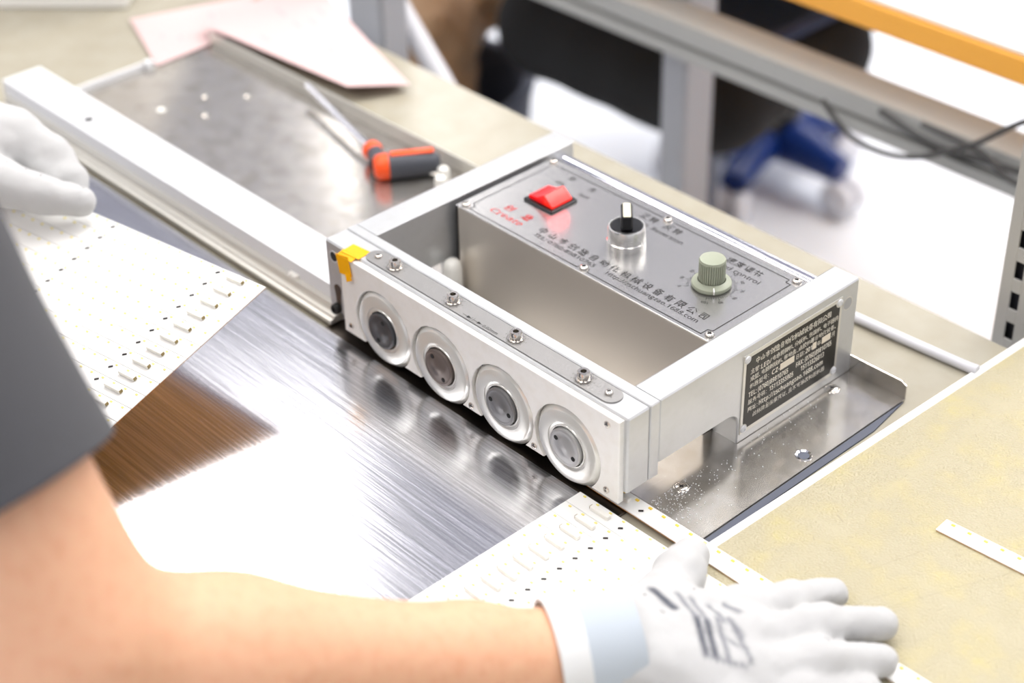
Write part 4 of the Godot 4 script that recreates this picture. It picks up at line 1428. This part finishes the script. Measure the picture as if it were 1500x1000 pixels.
func panel_print(panel: Node3D) -> void:
	var y := PY + 0.00015
	var X := func(x: float, z: float) -> Transform3D: return T(Vector3(x, y, z), Vector3.RIGHT, Vector3(0, 0, -1))
	var O: Transform3D = X.call(0.0, 0.0)
	var k := mb()
	# printed border, broken at the screws
	for s in [[-0.2822, 0.1118, -0.1610, 0.1118], [-0.1500, 0.1118, -0.0362, 0.1118], [-0.0322, 0.1205, -0.0322, 0.2060], [-0.0372, 0.2108, -0.1525, 0.2108], [-0.1650, 0.2108, -0.2832, 0.2095], [-0.2866, 0.2050, -0.2860, 0.1195]]:
		stroke(k, Vector2(s[0], s[1]), Vector2(s[2], s[3]), 0.0008, O)
	for s in [[-0.1610, 0.1118, -0.1590, 0.1160], [-0.1500, 0.1118, -0.1520, 0.1160], [-0.2822, 0.1118, -0.2815, 0.1175], [-0.2815, 0.1175, -0.2860, 0.1195], [-0.0362, 0.1118, -0.0360, 0.1190], [-0.0360, 0.1190, -0.0322, 0.1205], [-0.0322, 0.2060, -0.0368, 0.2065], [-0.0368, 0.2065, -0.0372, 0.2108]]:
		stroke(k, Vector2(s[0], s[1]), Vector2(s[2], s[3]), 0.0007, O)
	hanzi(k, "中山市创造自动化机械设备有限公司", 0.0082, 0.01114, X.call(-0.2208, -0.1262), 1.15)
	latin(k, "TEL: 0760-89810765", 0.0042, 0.0655, X.call(-0.2175, -0.1196))
	latin(k, "Http://zschuangzao.1688.com", 0.0042, 0.0915, X.call(-0.1395, -0.1196))
	hanzi(k, "开", 0.0066, 0.008, X.call(-0.2618, -0.2000), 1.1)
	latin(k, "ON", 0.0040, 0.0085, X.call(-0.2650, -0.1895))
	hanzi(k, "关", 0.0066, 0.008, X.call(-0.2374, -0.1985), 1.1)
	latin(k, "OFF", 0.0040, 0.0110, X.call(-0.2370, -0.1878))
	hanzi(k, "正转", 0.0078, 0.0092, X.call(-0.1800, -0.1990), 1.1)
	hanzi(k, "反转", 0.0078, 0.0092, X.call(-0.1552, -0.1990), 1.1)
	latin(k, "Rotation  Reversion", 0.0044, 0.0640, X.call(-0.1915, -0.1905))
	hanzi(k, "速度调节", 0.0076, 0.0087, X.call(-0.0892, -0.1975), 1.1)
	latin(k, "Speed control", 0.0046, 0.0480, X.call(-0.0978, -0.1890))
	# scale round the speed knob
	var kc := Vector2(-0.0727, 0.1642)
	for i in 51:
		var a := deg_to_rad(-133.0 - 287.0 * i / 50.0)
		var d := Vector2(cos(a), sin(a))
		var long := 0.0205 if i % 5 == 0 else 0.0186
		stroke(k, kc + d * 0.0168, kc + d * long, 0.0003, O)
		if i % 5 == 0:
			var at := kc + d * 0.0235
			var up := Vector3(d.x, 0, -d.y)
			var rt := Vector3(d.y, 0, d.x)
			var s := str(i * 2)
			latin(k, s, 0.0026, 0.0, T(Vector3(at.x, y, -at.y) - rt * 0.0009 * s.length() - up * 0.0012, rt, up))
	part("lettering", k, "ink", panel)
	var r := mb()
	hanzi(r, "创造", 0.0086, 0.0205, X.call(-0.2650, -0.1312), 1.4, 0.15)
	latin(r, "Create", 0.0062, 0.0345, X.call(-0.2700, -0.1212), "Droid Serif", 0.25)
	part("red_lettering", r, "red_ink", panel)

# ---------------------------------------------------------------- boards
var _chip_mesh := {}

func shared(key: String, lo: Vector3, hi: Vector3, b: float, mname: String) -> Mesh:
	if not _chip_mesh.has(key):
		var st := mb()
		cbox(st, lo, hi, b)
		st.set_material(M[mname])
		_chip_mesh[key] = st.commit()
	return _chip_mesh[key]

# strips lie along local x, side by side along local z, underside at y = 0
func led_board(called: String, label: String, category: String, x: Transform3D, n: int, length: float, pitch: float, led_z: float, group := "", first_led := 0.0065, parts := true) -> Node3D:
	var o := thing(called, label, category, x.origin, group)
	o.transform = x
	var gap := 0.00018
	var key := "%s_%d_%d" % [called, int(length * 1e4), int(pitch * 1e5)]
	var top := shared("strip" + key, Vector3(0, 0.0005, gap), Vector3(length, 0.0016, pitch - gap), 0.0002, "board_white")
	var und := shared("under" + key, Vector3(0.0002, 0, gap), Vector3(length - 0.0002, 0.0005, pitch - gap), 0.0001, "board_tan")
	var led := shared("led" if n > 1 else "amber", Vector3(-0.0011, 0, -0.0007) * (1.0 if n > 1 else 1.3), Vector3(0.0011, 0.0006, 0.0007) * (1.0 if n > 1 else 1.3), 0.0001, "led_yellow" if n > 1 else "led_amber")
	var res := shared("res", Vector3(-0.0018, 0, -0.0008), Vector3(0.0018, 0.0008, 0.0008), 0.0002, "resistor_black")
	var con := shared("con", Vector3(-0.0085, 0, -0.0019), Vector3(0.0085, 0.0034, 0.0019), 0.0004, "connector_ivory")
	var end := shared("end", Vector3(-0.0006, 0.0005, -0.0015), Vector3(0.0003, 0.0030, 0.0015), 0.0002, "connector_tan")
	for i in n:
		var z := i * pitch
		var s := put_mesh("strip", top, o, Transform3D(Basis(), Vector3(0, 0, z)))
		put_mesh("underside", und, s)
		var k := 0
		while first_led + k * 0.0125 < length - 0.002:
			put_mesh("led", led, o, Transform3D(Basis(), Vector3(first_led + k * 0.0125, 0.0016, z + led_z)))
			k += 1
		if parts:
			var e := 0
			for xr in [0.0472, 0.1705, 0.294]:
				if xr < length:
					put_mesh("resistor", res, o, Transform3D(Basis(Vector3.UP, 0.75), Vector3(xr, 0.0016, z + pitch * 0.6)))
			var c := put_mesh("connector", con, o, Transform3D(Basis(), Vector3(0.027, 0.0016, z + pitch * 0.55)))
			put_mesh("connector_end", end, c, Transform3D(Basis(), Vector3(-0.0085, 0, 0)))
	return o
# ---------------------------------------------------------------- the worker
func ring_tube(st: SurfaceTool, pts: Array, radii: Array, thick: float, seg := 32, squash := 1.0) -> void:
	# an open sleeve with an inner side and rolled ends
	var inner := []
	for r in radii:
		inner.append(r - thick)
	tube(st, pts, radii, seg, false, squash)
	tube(st, pts, inner, seg, false, squash, true)
	var n := pts.size()
	for e in [0, n - 1]:
		var d: Vector3 = (pts[0] - pts[1]).normalized() if e == 0 else (pts[n - 1] - pts[n - 2]).normalized()
		var p2 := [pts[e], pts[e] + d * 0.00001]
		var up := Vector3.UP if absf(d.y) < 0.9 else Vector3.RIGHT
		var u := (up - d * up.dot(d)).normalized()
		var v := d.cross(u)
		for k in seg:
			var a := TAU * k / seg
			var b := TAU * (k + 1) / seg
			var oa := u * cos(a) + v * sin(a)
			var ob := u * cos(b) + v * sin(b)
			quad(st, pts[e] + oa * radii[e], pts[e] + ob * radii[e], pts[e] + ob * inner[e], pts[e] + oa * inner[e], d)

func build_person() -> void:
	var pr := thing("person", "person in a dark grey t-shirt and white gloves handling circuit boards at the machine", "person", Vector3(-0.3, -0.75, 0.7))
	var off := -pr.position
	var E := Vector3(0.0059, 0.1615, 0.4190)
	var W := Vector3(0.0968, 0.0440, 0.1611)
	var SH := Vector3(-0.1147, 0.3809, 0.4343)
	var sR := Vector3(-0.165, 0.420, 0.470)
	var sL := Vector3(-0.500, 0.400, 0.560)
	var eL := Vector3(-0.640, 0.150, 0.420)
	var wL := Vector3(-0.660, 0.122, 0.168)
	var nk := Vector3(-0.340, 0.470, 0.530)
	var hd := Vector3(-0.345, 0.640, 0.465)
	var palm := Vector3(0.124, 0.036, 0.100)
	var body := [
		[sR, SH, 0.055, 0.052], [SH + Vector3(0.006, 0.003, -0.002), E + Vector3(0.004, 0.016, -0.002), 0.054, 0.050], [E, E.lerp(W, 0.30), 0.046, 0.041], [E.lerp(W, 0.30), E.lerp(W, 0.8), 0.041, 0.029], [E.lerp(W, 0.8), W, 0.029, 0.026], [W, palm, 0.026, 0.022],
		[sL, eL, 0.052, 0.043], [eL, eL.lerp(wL, 0.3), 0.043, 0.043], [eL.lerp(wL, 0.3), wL, 0.043, 0.027], [wL, Vector3(-0.62, 0.11, 0.125), 0.026, 0.022],
		[sR, sL, 0.065, 0.065], [Vector3(-0.340, 0.43, 0.54), Vector3(-0.355, 0.10, 0.66), 0.085, 0.085], [Vector3(-0.43, 0.36, 0.57), Vector3(-0.41, 0.05, 0.68), 0.06, 0.07], [Vector3(-0.25, 0.36, 0.55), Vector3(-0.31, 0.05, 0.68), 0.06, 0.07], [Vector3(-0.44, -0.14, 0.72), Vector3(-0.28, -0.14, 0.72), 0.10, 0.10],
		[Vector3(-0.30, -0.16, 0.70), Vector3(-0.24, -0.20, 0.30), 0.080, 0.065], [Vector3(-0.24, -0.20, 0.30), Vector3(-0.25, -0.66, 0.36), 0.058, 0.04], [Vector3(-0.25, -0.70, 0.38), Vector3(-0.24, -0.715, 0.22), 0.035, 0.03],
		[Vector3(-0.44, -0.16, 0.70), Vector3(-0.50, -0.20, 0.32), 0.085, 0.065], [Vector3(-0.50, -0.20, 0.32), Vector3(-0.51, -0.66, 0.38), 0.058, 0.04], [Vector3(-0.51, -0.70, 0.40), Vector3(-0.52, -0.715, 0.24), 0.035, 0.03],
		[nk, Vector3(-0.342, 0.56, 0.495), 0.058, 0.055], [hd + Vector3(0, 0.03, 0.025), hd + Vector3(0, 0.035, -0.01), 0.078, 0.074], [hd + Vector3(0, -0.03, -0.035), hd + Vector3(0, -0.075, -0.055), 0.055, 0.035],
		[hd + Vector3(0, -0.005, -0.085), hd + Vector3(0, -0.028, -0.100), 0.010, 0.013], [hd + Vector3(0.075, -0.01, 0.015), hd + Vector3(0.078, -0.03, 0.010), 0.014, 0.010], [hd + Vector3(-0.075, -0.01, 0.015), hd + Vector3(-0.078, -0.03, 0.010), 0.014, 0.010],
	]
	var bm := put_mesh("body", nets(body, 0.0065, 0.0085, M["skin"]), pr)
	bm.position = off
	# face
	for s in [-1.0, 1.0]:
		var st := mb()
		lathe(st, [Vector2(0, -0.011), Vector2(0.008, -0.008), Vector2(0.011, 0), Vector2(0.008, 0.008), Vector2(0, 0.011)], 16, _frame(hd + Vector3(0.030 * s, 0.012, -0.071), Vector3.FORWARD))
		part("eye", st, "eye_white", bm)
	var mo := mb()
	cbox(mo, Vector3(-0.022, -0.004, -0.003), Vector3(0.022, 0.004, 0.004), 0.003, T(hd + Vector3(0, -0.062, -0.095)))
	part("mouth", mo, "lip", bm)
	var hair := nets([[hd + Vector3(0, 0.055, 0.035), hd + Vector3(0, 0.062, -0.020), 0.076, 0.066], [hd + Vector3(0, 0.0, 0.06), hd + Vector3(0, 0.05, 0.05), 0.062, 0.075]], 0.008, 0.01, M["hair_brown"], Color.WHITE, [], 0.004, 0.02)
	put_mesh("hair", hair, pr).position = off
	# t-shirt: torso and two open sleeves
	var sh := [
		[sR, sL, 0.080, 0.080], [sR + Vector3(-0.03, -0.02, 0.0), Vector3(-0.30, 0.02, 0.68), 0.095, 0.115], [sL + Vector3(0.05, -0.02, 0.0), Vector3(-0.42, 0.02, 0.68), 0.095, 0.115], [Vector3(-0.34, 0.43, 0.54), Vector3(-0.36, -0.08, 0.70), 0.120, 0.145],
		[Vector3(-0.44, -0.10, 0.71), Vector3(-0.28, -0.10, 0.71), 0.135, 0.135],
	]
	var shirt := put_mesh("t_shirt", nets(sh, 0.012, 0.016, M["shirt_grey"], Color.WHITE, [], 0.006, 0.09), pr)
	shirt.position = off
	var hem := Vector3(-0.0250, 0.2490, 0.4196)
	var slv := mb()
	ring_tube(slv, smooth_path([sR + Vector3(-0.01, 0.0, 0.0), SH, SH.lerp(hem, 0.55), hem], 6), [0.075, 0.074, 0.073, 0.072, 0.071, 0.070, 0.069, 0.068, 0.0675, 0.067, 0.0665, 0.066, 0.0655, 0.0650, 0.0645, 0.064, 0.0635, 0.063, 0.063], 0.0022, 44)
	part("sleeve", slv, "shirt_grey", shirt)
	var hm := mb()
	var hdir := (hem - SH).normalized()
	ring_tube(hm, [hem - hdir * 0.020, hem - hdir * 0.001], [0.0640, 0.0638], 0.0010, 44)
	part("sleeve_hem", hm, "shirt_grey", shirt)
	var slv2 := mb()
	ring_tube(slv2, smooth_path([sL + Vector3(0.01, 0, 0), sL.lerp(eL, 0.3), sL.lerp(eL, 0.62)], 6), [0.075, 0.073, 0.071, 0.070, 0.069, 0.068, 0.067, 0.066, 0.065, 0.064, 0.064, 0.063, 0.063], 0.0022, 36)
	part("sleeve", slv2, "shirt_grey", shirt)
	# trousers and shoes
	var tr := nets([[Vector3(-0.44, -0.14, 0.72), Vector3(-0.28, -0.14, 0.72), 0.135, 0.135], [Vector3(-0.30, -0.16, 0.70), Vector3(-0.24, -0.20, 0.30), 0.10, 0.080], [Vector3(-0.24, -0.20, 0.30), Vector3(-0.25, -0.64, 0.36), 0.076, 0.060], [Vector3(-0.44, -0.16, 0.70), Vector3(-0.50, -0.20, 0.32), 0.10, 0.080], [Vector3(-0.50, -0.20, 0.32), Vector3(-0.51, -0.64, 0.38), 0.076, 0.060]], 0.014, 0.014, M["trouser_blue"])
	put_mesh("trousers", tr, pr).position = off
	for x in [-0.245, -0.515]:
		var so := nets([[Vector3(x, -0.705, 0.39), Vector3(x, -0.712, 0.22), 0.046, 0.040]], 0.009, 0.008, M["shoe_black"], Color.WHITE, [], 0.0, 0.03, [[Vector3(x, -0.749, 0.3), Vector3.DOWN]])
		put_mesh("shoe", so, pr).position = off
	# right glove, flat on the board
	var wht := Color(0.52, 0.52, 0.52)
	var ink := Color(0.07, 0.075, 0.10)
	var pale := Color(0.20, 0.205, 0.23)
	var kI := Vector3(0.1341, 0.0255, 0.0372)
	var kM := Vector3(0.1555, 0.0295, 0.0560)
	var kR := Vector3(0.1715, 0.0290, 0.0770)
	var kP := Vector3(0.1790, 0.0260, 0.0980)
	var wr := Vector3(0.1120, 0.0440, 0.1330)
	var right := [
		[wr + Vector3(-0.018, -0.004, -0.012), kI, 0.022, 0.0150], [wr + Vector3(-0.004, 0.0, -0.004), kM, 0.024, 0.0155], [wr + Vector3(0.008, 0.0, 0.004), kR, 0.024, 0.0150], [wr + Vector3(0.014, -0.002, 0.000), kP, 0.0205, 0.0135], [kI, kM, 0.0145, 0.0150], [kM, kR, 0.0150, 0.0145],
		[kI, Vector3(0.1452, 0.0210, 0.0035), 0.0138, 0.0118], [Vector3(0.1452, 0.0210, 0.0035), Vector3(0.1545, 0.0128, -0.0300), 0.0115, 0.0102],
		[kM, Vector3(0.1750, 0.0270, 0.0120), 0.0138, 0.0120], [Vector3(0.1750, 0.0270, 0.0120), Vector3(0.1935, 0.0130, -0.0290), 0.0118, 0.0108],
		[kR, Vector3(0.1950, 0.0270, 0.0360), 0.0135, 0.0118], [Vector3(0.1950, 0.0270, 0.0360), Vector3(0.2140, 0.0130, -0.0030), 0.0116, 0.0106],
		[kP, Vector3(0.2030, 0.0215, 0.0600), 0.0122, 0.0106], [Vector3(0.2030, 0.0215, 0.0600), Vector3(0.2235, 0.0122, 0.0230), 0.0104, 0.0094],
		[wr + Vector3(-0.016, -0.008, -0.016), Vector3(0.0945, 0.0285, 0.0640), 0.021, 0.0170], [Vector3(0.0945, 0.0285, 0.0640), Vector3(0.0820, 0.0235, 0.0370), 0.0165, 0.0152], [Vector3(0.0820, 0.0235, 0.0370), Vector3(0.0700, 0.0175, 0.0120), 0.0158, 0.0125],
		[Vector3(0.0990, 0.0290, 0.0720), kI + Vector3(-0.008, -0.002, 0.022), 0.014, 0.012],
	]
	var marks := []
	for s in [[0.1010, 0.0832, 0.1225, 0.0870, 0.0030, ink], [0.1116, 0.0721, 0.1370, 0.0830, 0.0016, pale], [0.1370, 0.0830, 0.1600, 0.1000, 0.0020, ink], [0.1198, 0.0688, 0.1430, 0.0800, 0.0014, pale], [0.1430, 0.0800, 0.1640, 0.0960, 0.0020, ink], [0.1300, 0.0640, 0.1480, 0.0700, 0.0014, pale], [0.1351, 0.0548, 0.1480, 0.0560, 0.0018, pale], [0.1480, 0.0660, 0.1620, 0.0700, 0.0016, pale], [0.1545, 0.0688, 0.1789, 0.0805, 0.0012, pale], [0.1435, 0.0718, 0.1691, 0.0900, 0.0014, pale], [0.1600, 0.1000, 0.1780, 0.0850, 0.0012, pale], [0.1560, 0.0800, 0.1700, 0.0760, 0.0012, pale]]:
		marks.append([Vector2(s[0], s[1]), Vector2(s[2], s[3]), s[4], s[5]])
	var gr := put_mesh("glove", nets(right, 0.0026, 0.0034, M["glove_knit"], wht, marks, 0.0012, 0.018, [[Vector3(0, 0.0040, 0), Vector3.DOWN]]), pr)
	gr.position = off
	gr.set_meta("label", "white knitted right glove with a dark blurred print on its back")
	var ax := (wr - W).normalized()
	var c0 := W + Vector3(-0.002, 0.001, 0.004)
	var hb := mb()
	ring_tube(hb, [c0, c0 + ax * 0.008, c0 + ax * 0.018], [0.0375, 0.0360, 0.0352], 0.0022, 36)
	part("cuff_hem", hb, "cuff_hem", gr).set_meta("label", "white hem of the glove's cuff")
	var cf := mb()
	ring_tube(cf, [c0 + ax * 0.014, c0 + ax * 0.026, c0 + ax * 0.040, c0 + ax * 0.052], [0.0352, 0.0346, 0.0338, 0.0322], 0.0022, 36)
	part("cuff_band", cf, "cuff_band", gr).set_meta("label", "pale blue grey band round the cuff")
	# left glove, pinching the held board between thumb and fingers
	var left := [
		[wL + Vector3(0.004, 0, -0.012), Vector3(-0.6020, 0.1130, 0.1060), 0.026, 0.018], [wL + Vector3(0.008, -0.002, -0.006), Vector3(-0.5950, 0.1060, 0.1150), 0.026, 0.018], [wL + Vector3(0.0, 0.0, -0.02), Vector3(-0.6200, 0.1080, 0.0980), 0.024, 0.016],
		[wL + Vector3(0.012, -0.010, -0.004), Vector3(-0.5600, 0.0960, 0.1440), 0.022, 0.0180], [Vector3(-0.5600, 0.0960, 0.1440), Vector3(-0.5360, 0.0890, 0.1270), 0.0172, 0.0150], [Vector3(-0.5360, 0.0890, 0.1270), Vector3(-0.5080, 0.0850, 0.1060), 0.0148, 0.0128],
		[Vector3(-0.5980, 0.1120, 0.1020), Vector3(-0.5740, 0.0960, 0.0880), 0.0150, 0.0128], [Vector3(-0.5740, 0.0960, 0.0880), Vector3(-0.5530, 0.0790, 0.0860), 0.0126, 0.0108], [Vector3(-0.5530, 0.0790, 0.0860), Vector3(-0.5330, 0.0580, 0.0960), 0.0106, 0.0092],
		[Vector3(-0.5920, 0.1010, 0.1100), Vector3(-0.5580, 0.0830, 0.0990), 0.0135, 0.0110],
		[Vector3(-0.6150, 0.1080, 0.1000), Vector3(-0.5980, 0.0860, 0.0850), 0.0140, 0.0120], [Vector3(-0.5980, 0.0860, 0.0850), Vector3(-0.5700, 0.0580, 0.1000), 0.0118, 0.0096],
		[Vector3(-0.6250, 0.1040, 0.1050), Vector3(-0.6150, 0.0800, 0.0920), 0.0130, 0.0112], [Vector3(-0.6150, 0.0800, 0.0920), Vector3(-0.5920, 0.0560, 0.1050), 0.0110, 0.0092],
		[Vector3(-0.6330, 0.1000, 0.1150), Vector3(-0.6300, 0.0760, 0.1040), 0.0115, 0.0100], [Vector3(-0.6300, 0.0760, 0.1040), Vector3(-0.6100, 0.0570, 0.1150), 0.0098, 0.0084],
	]
	var gl := put_mesh("glove", nets(left, 0.0030, 0.0034, M["glove_knit"], wht, [], 0.0012, 0.018), pr)
	gl.position = off
	gl.set_meta("label", "white knitted left glove holding the board by its corner")
	var ax2 := (wL - eL).normalized()
	var cl := mb()
	ring_tube(cl, [wL - ax2 * 0.035, wL - ax2 * 0.010, wL + ax2 * 0.008], [0.0350, 0.0340, 0.0320], 0.0022, 32)
	part("cuff_band", cl, "cuff_band", gl)
	# stool
	var so2 := thing("stool", "round black stool under the gloved person", "stool", Vector3(-0.36, -0.75, 0.72))
	var ss := mb()
	lathe(ss, [Vector2(0, -0.33), Vector2(0.17, -0.33), Vector2(0.19, -0.315), Vector2(0.19, -0.295), Vector2(0.17, -0.282), Vector2(0, -0.280)], 36, T(Vector3(-0.36, 0, 0.72)))
	part("seat", ss, "black_fabric", so2)
	ss = mb()
	lathe(ss, [Vector2(0.03, -0.72), Vector2(0.03, -0.33)], 20, T(Vector3(-0.36, 0, 0.72)))
	lathe(ss, [Vector2(0, -0.75), Vector2(0.22, -0.75), Vector2(0.22, -0.735), Vector2(0.04, -0.71), Vector2(0.03, -0.70)], 36, T(Vector3(-0.36, 0, 0.72)))
	part("base", ss, "slate_plastic", so2)

# strokes of the characters on a 16 by 16 grid, x then y, y down
const HANZI := "中 34d4da3a34 818f\n\
山 828d 373dddd7\n\
市 8184 24e4 474c 47c7ccac 848f\n\
自 8173 43c3ce4e43 47c7 4aca\n\
动 2373 1686 462b7a 688c 95e5edce b1b78e\n\
化 5118 353f e498 919dedeb\n\
机 1575 414f 451a 4679 939a7e 93d3ddfdfb\n\
械 1555 313f 351a 3658 65f5 b1c9fefb e8ae d1e3 6999 7a6d 979e\n\
设 2133 16464d6b 828567 82c2c6e6 78d8ac6f 89bcff\n\
备 6125 52c28628 5396e8 49c9cf4f49 4ccc 898f\n\
有 24e4 71561b 575f 57c7cfaf 5aca 5dcd\n\
限 212f 2262466a5b3b 82d2d787 84d4 828ebc e8ba a7cbff\n\
公 6218 92f8 783edd baef\n\
司 22d2debe 25a5 38a8ad3d38\n\
创 5116 5196 37777a6a 373e8e8c b3ba e1eece\n\
造 7164 74d4 a1a7 57f7 79d9dd7d79 2133 15454b1e 3c6fff\n\
开 23e3 17f7 53592f a3af\n\
关 5163 b193 34d4 18f8 84892f 89ef\n\
正 22e2 828e 87d7 474e 1efe\n\
转 1373 412777 555f 1b8a 83e3 76f6 b199e9bd 9bdf\n\
反 d132 32391f 56c69b4f 579bef\n\
速 63f3 75e5e87875 a1ad a86c b9fc 2133 15454b1e 3c6fff\n\
度 8092 23f3 33391f 55e5 7478b8b4 5ada9d4f 6b9def\n\
调 2133 16464d6b 82897f 82e2eece 95d5 b3b8 98d8 9bcbce9e9b\n\
节 14f4 5156 b1b6 29d9ddbd 797f\n\
主 7092 24e4 39d9 1efe 848e\n\
营 13f3 5154 b1b4 2629 26e6e8 58b8bb5b58 4ccccf4f4c\n\
电 34d4da3a34 37d7 818eeeec\n\
容 7092 2426 24e4e6 6638 a6d8 871c 87fc 5bbbbf5f5b\n\
剪 5062 b0a2 13f3 353b 35858b 3787 3989 b5b8 e4eaca 3cdcdfbf 7c3f\n\
脚 212a1f 22525f4f 2656 2a5a 74b4 9197 67c7 976dbc a9bd d2df d2f2faea\n\
分 6118 91f8 48c8ce9e 782f\n\
板 1555 313f 351a 3658 e182 82896f 96e6bb7f 97bbff\n\
包 5116 43d3daba 46a6aa4a 464eeeec\n\
装 2244 5158 2756 74f4 b1b8 88e8 898b 1bfb 7b2e 5c5f8e 8bff dcae\n\
子 32d286 868e6e 18f8\n\
器 2161652521 91d1d59591 17f7 85681b 87fb 2b6b6f2f2b 9bdbdf9f9b\n\
件 5117 353f 8267 75e5 5afa b1bf\n\
成 24e4 343b1f 38888d6d 91a9effc d78f b1d3\n\
型 2282 1686 424629 6269 b2b7 e1e9c9 3cdc 8a8f 1fff\n\
脑 212a1f 22525f4f 2656 2a5a a0b2 73f3 d58b 85db 767eeee6\n\
剥 228287 2484 1797 575e4d 285a 881d 5a9d b3ba e1eece\n\
线 4115551a 1a69 1e6c 75e4 79f8 91bbfffc da7f c1e3\n\
移 6122 1575 424f 451a 4779 a174 93d378 b67b a9e97f abcc\n\
盘 7053 43472a 43b3b999 16e6 7475 7879 3bdb 3b3f 6b6f 9b9f dbdf 1fff\n\
点 8186 84d4 37d7db3b37 2d1f 5d6f 9daf dcef\n\
胶 212a1f 22525f4f 2656 2a5a a0b2 63f3 9477 c4e7 d86f 88bdff\n\
等 4014 4272 5364 a084 a2e2 b3c4 36d6 8589 18f8 1bfb b9bf9f 4c6e\n\
号 41c1c54541 18f8 584bcbcfaf\n\
日 42c2ce4e42 48c8\n\
期 1383 313b 616b 3565 3868 1b8b 4c2f 5c7e a2a98f a2e2eece a6e6 aaea\n\
年 5117 43d3 37d7 373b 1bfb 838f\n\
月 41492f 41c1cfaf 45c5 49c9\n\
服 212a1f 22525f4f 2656 2a5a 828f 82d2d6b6 88d8bc9f 99bcff\n\
务 6125 52b27528 5396e8 39d9dfbf 877a2f\n\
码 1272 4219 38787e3e38 92d2c8 9488e8eece 7bcb\n\
网 222f 22e2eece 458b 743b 94cb c47b\n\
址 1575 424d 1d7b b1be b7e7 868e 6efe\n\
此 515e 5696 272e 1e9c e4a8 b1befefb\n\
标 1555 313f 351a 3658 83e3 77f7 b7bf9e 8a6d d9fd\n\
牌 212a1f 4145 2565 29595f b173 83e3e87873 85e5 b3b8 b87c 6cfc cacf\n\
是 41c1c64641 4444 18f8 888e 8bdb 5a2f 4c7fff\n\
保 5117 353f 72d2d67672 69f9 a6af aa6e aafe\n\
修 5117 353f 636c a173 92e286 94e8 c88a da8c ec7f\n\
凭 4115 3338 d172 64f4 a2a8 78e8 4a4c2f 4acacefefc\n\
证 2133 16464d6b 73f3 b3be b8e8 888e 6efe\n\
且 424d 42c2cd 46c6 4aca 1efe\n\
不 13f3 931c 868f a7ed\n\
可 13f3 c3cfae 46969b4b46\n\
涂 2133 1537 1e4a a157 a1f7 77d7 5afa a7af8f 7c5f dcfe\n\
改 22727727 272e7c a185 93f3 d3ba7f 95bbff\n\
和 6122 1575 424f 451a 4779 94e4ed9d94\n\
画 12f2 45b5bc4c45 838c 48b8 161ffff6"
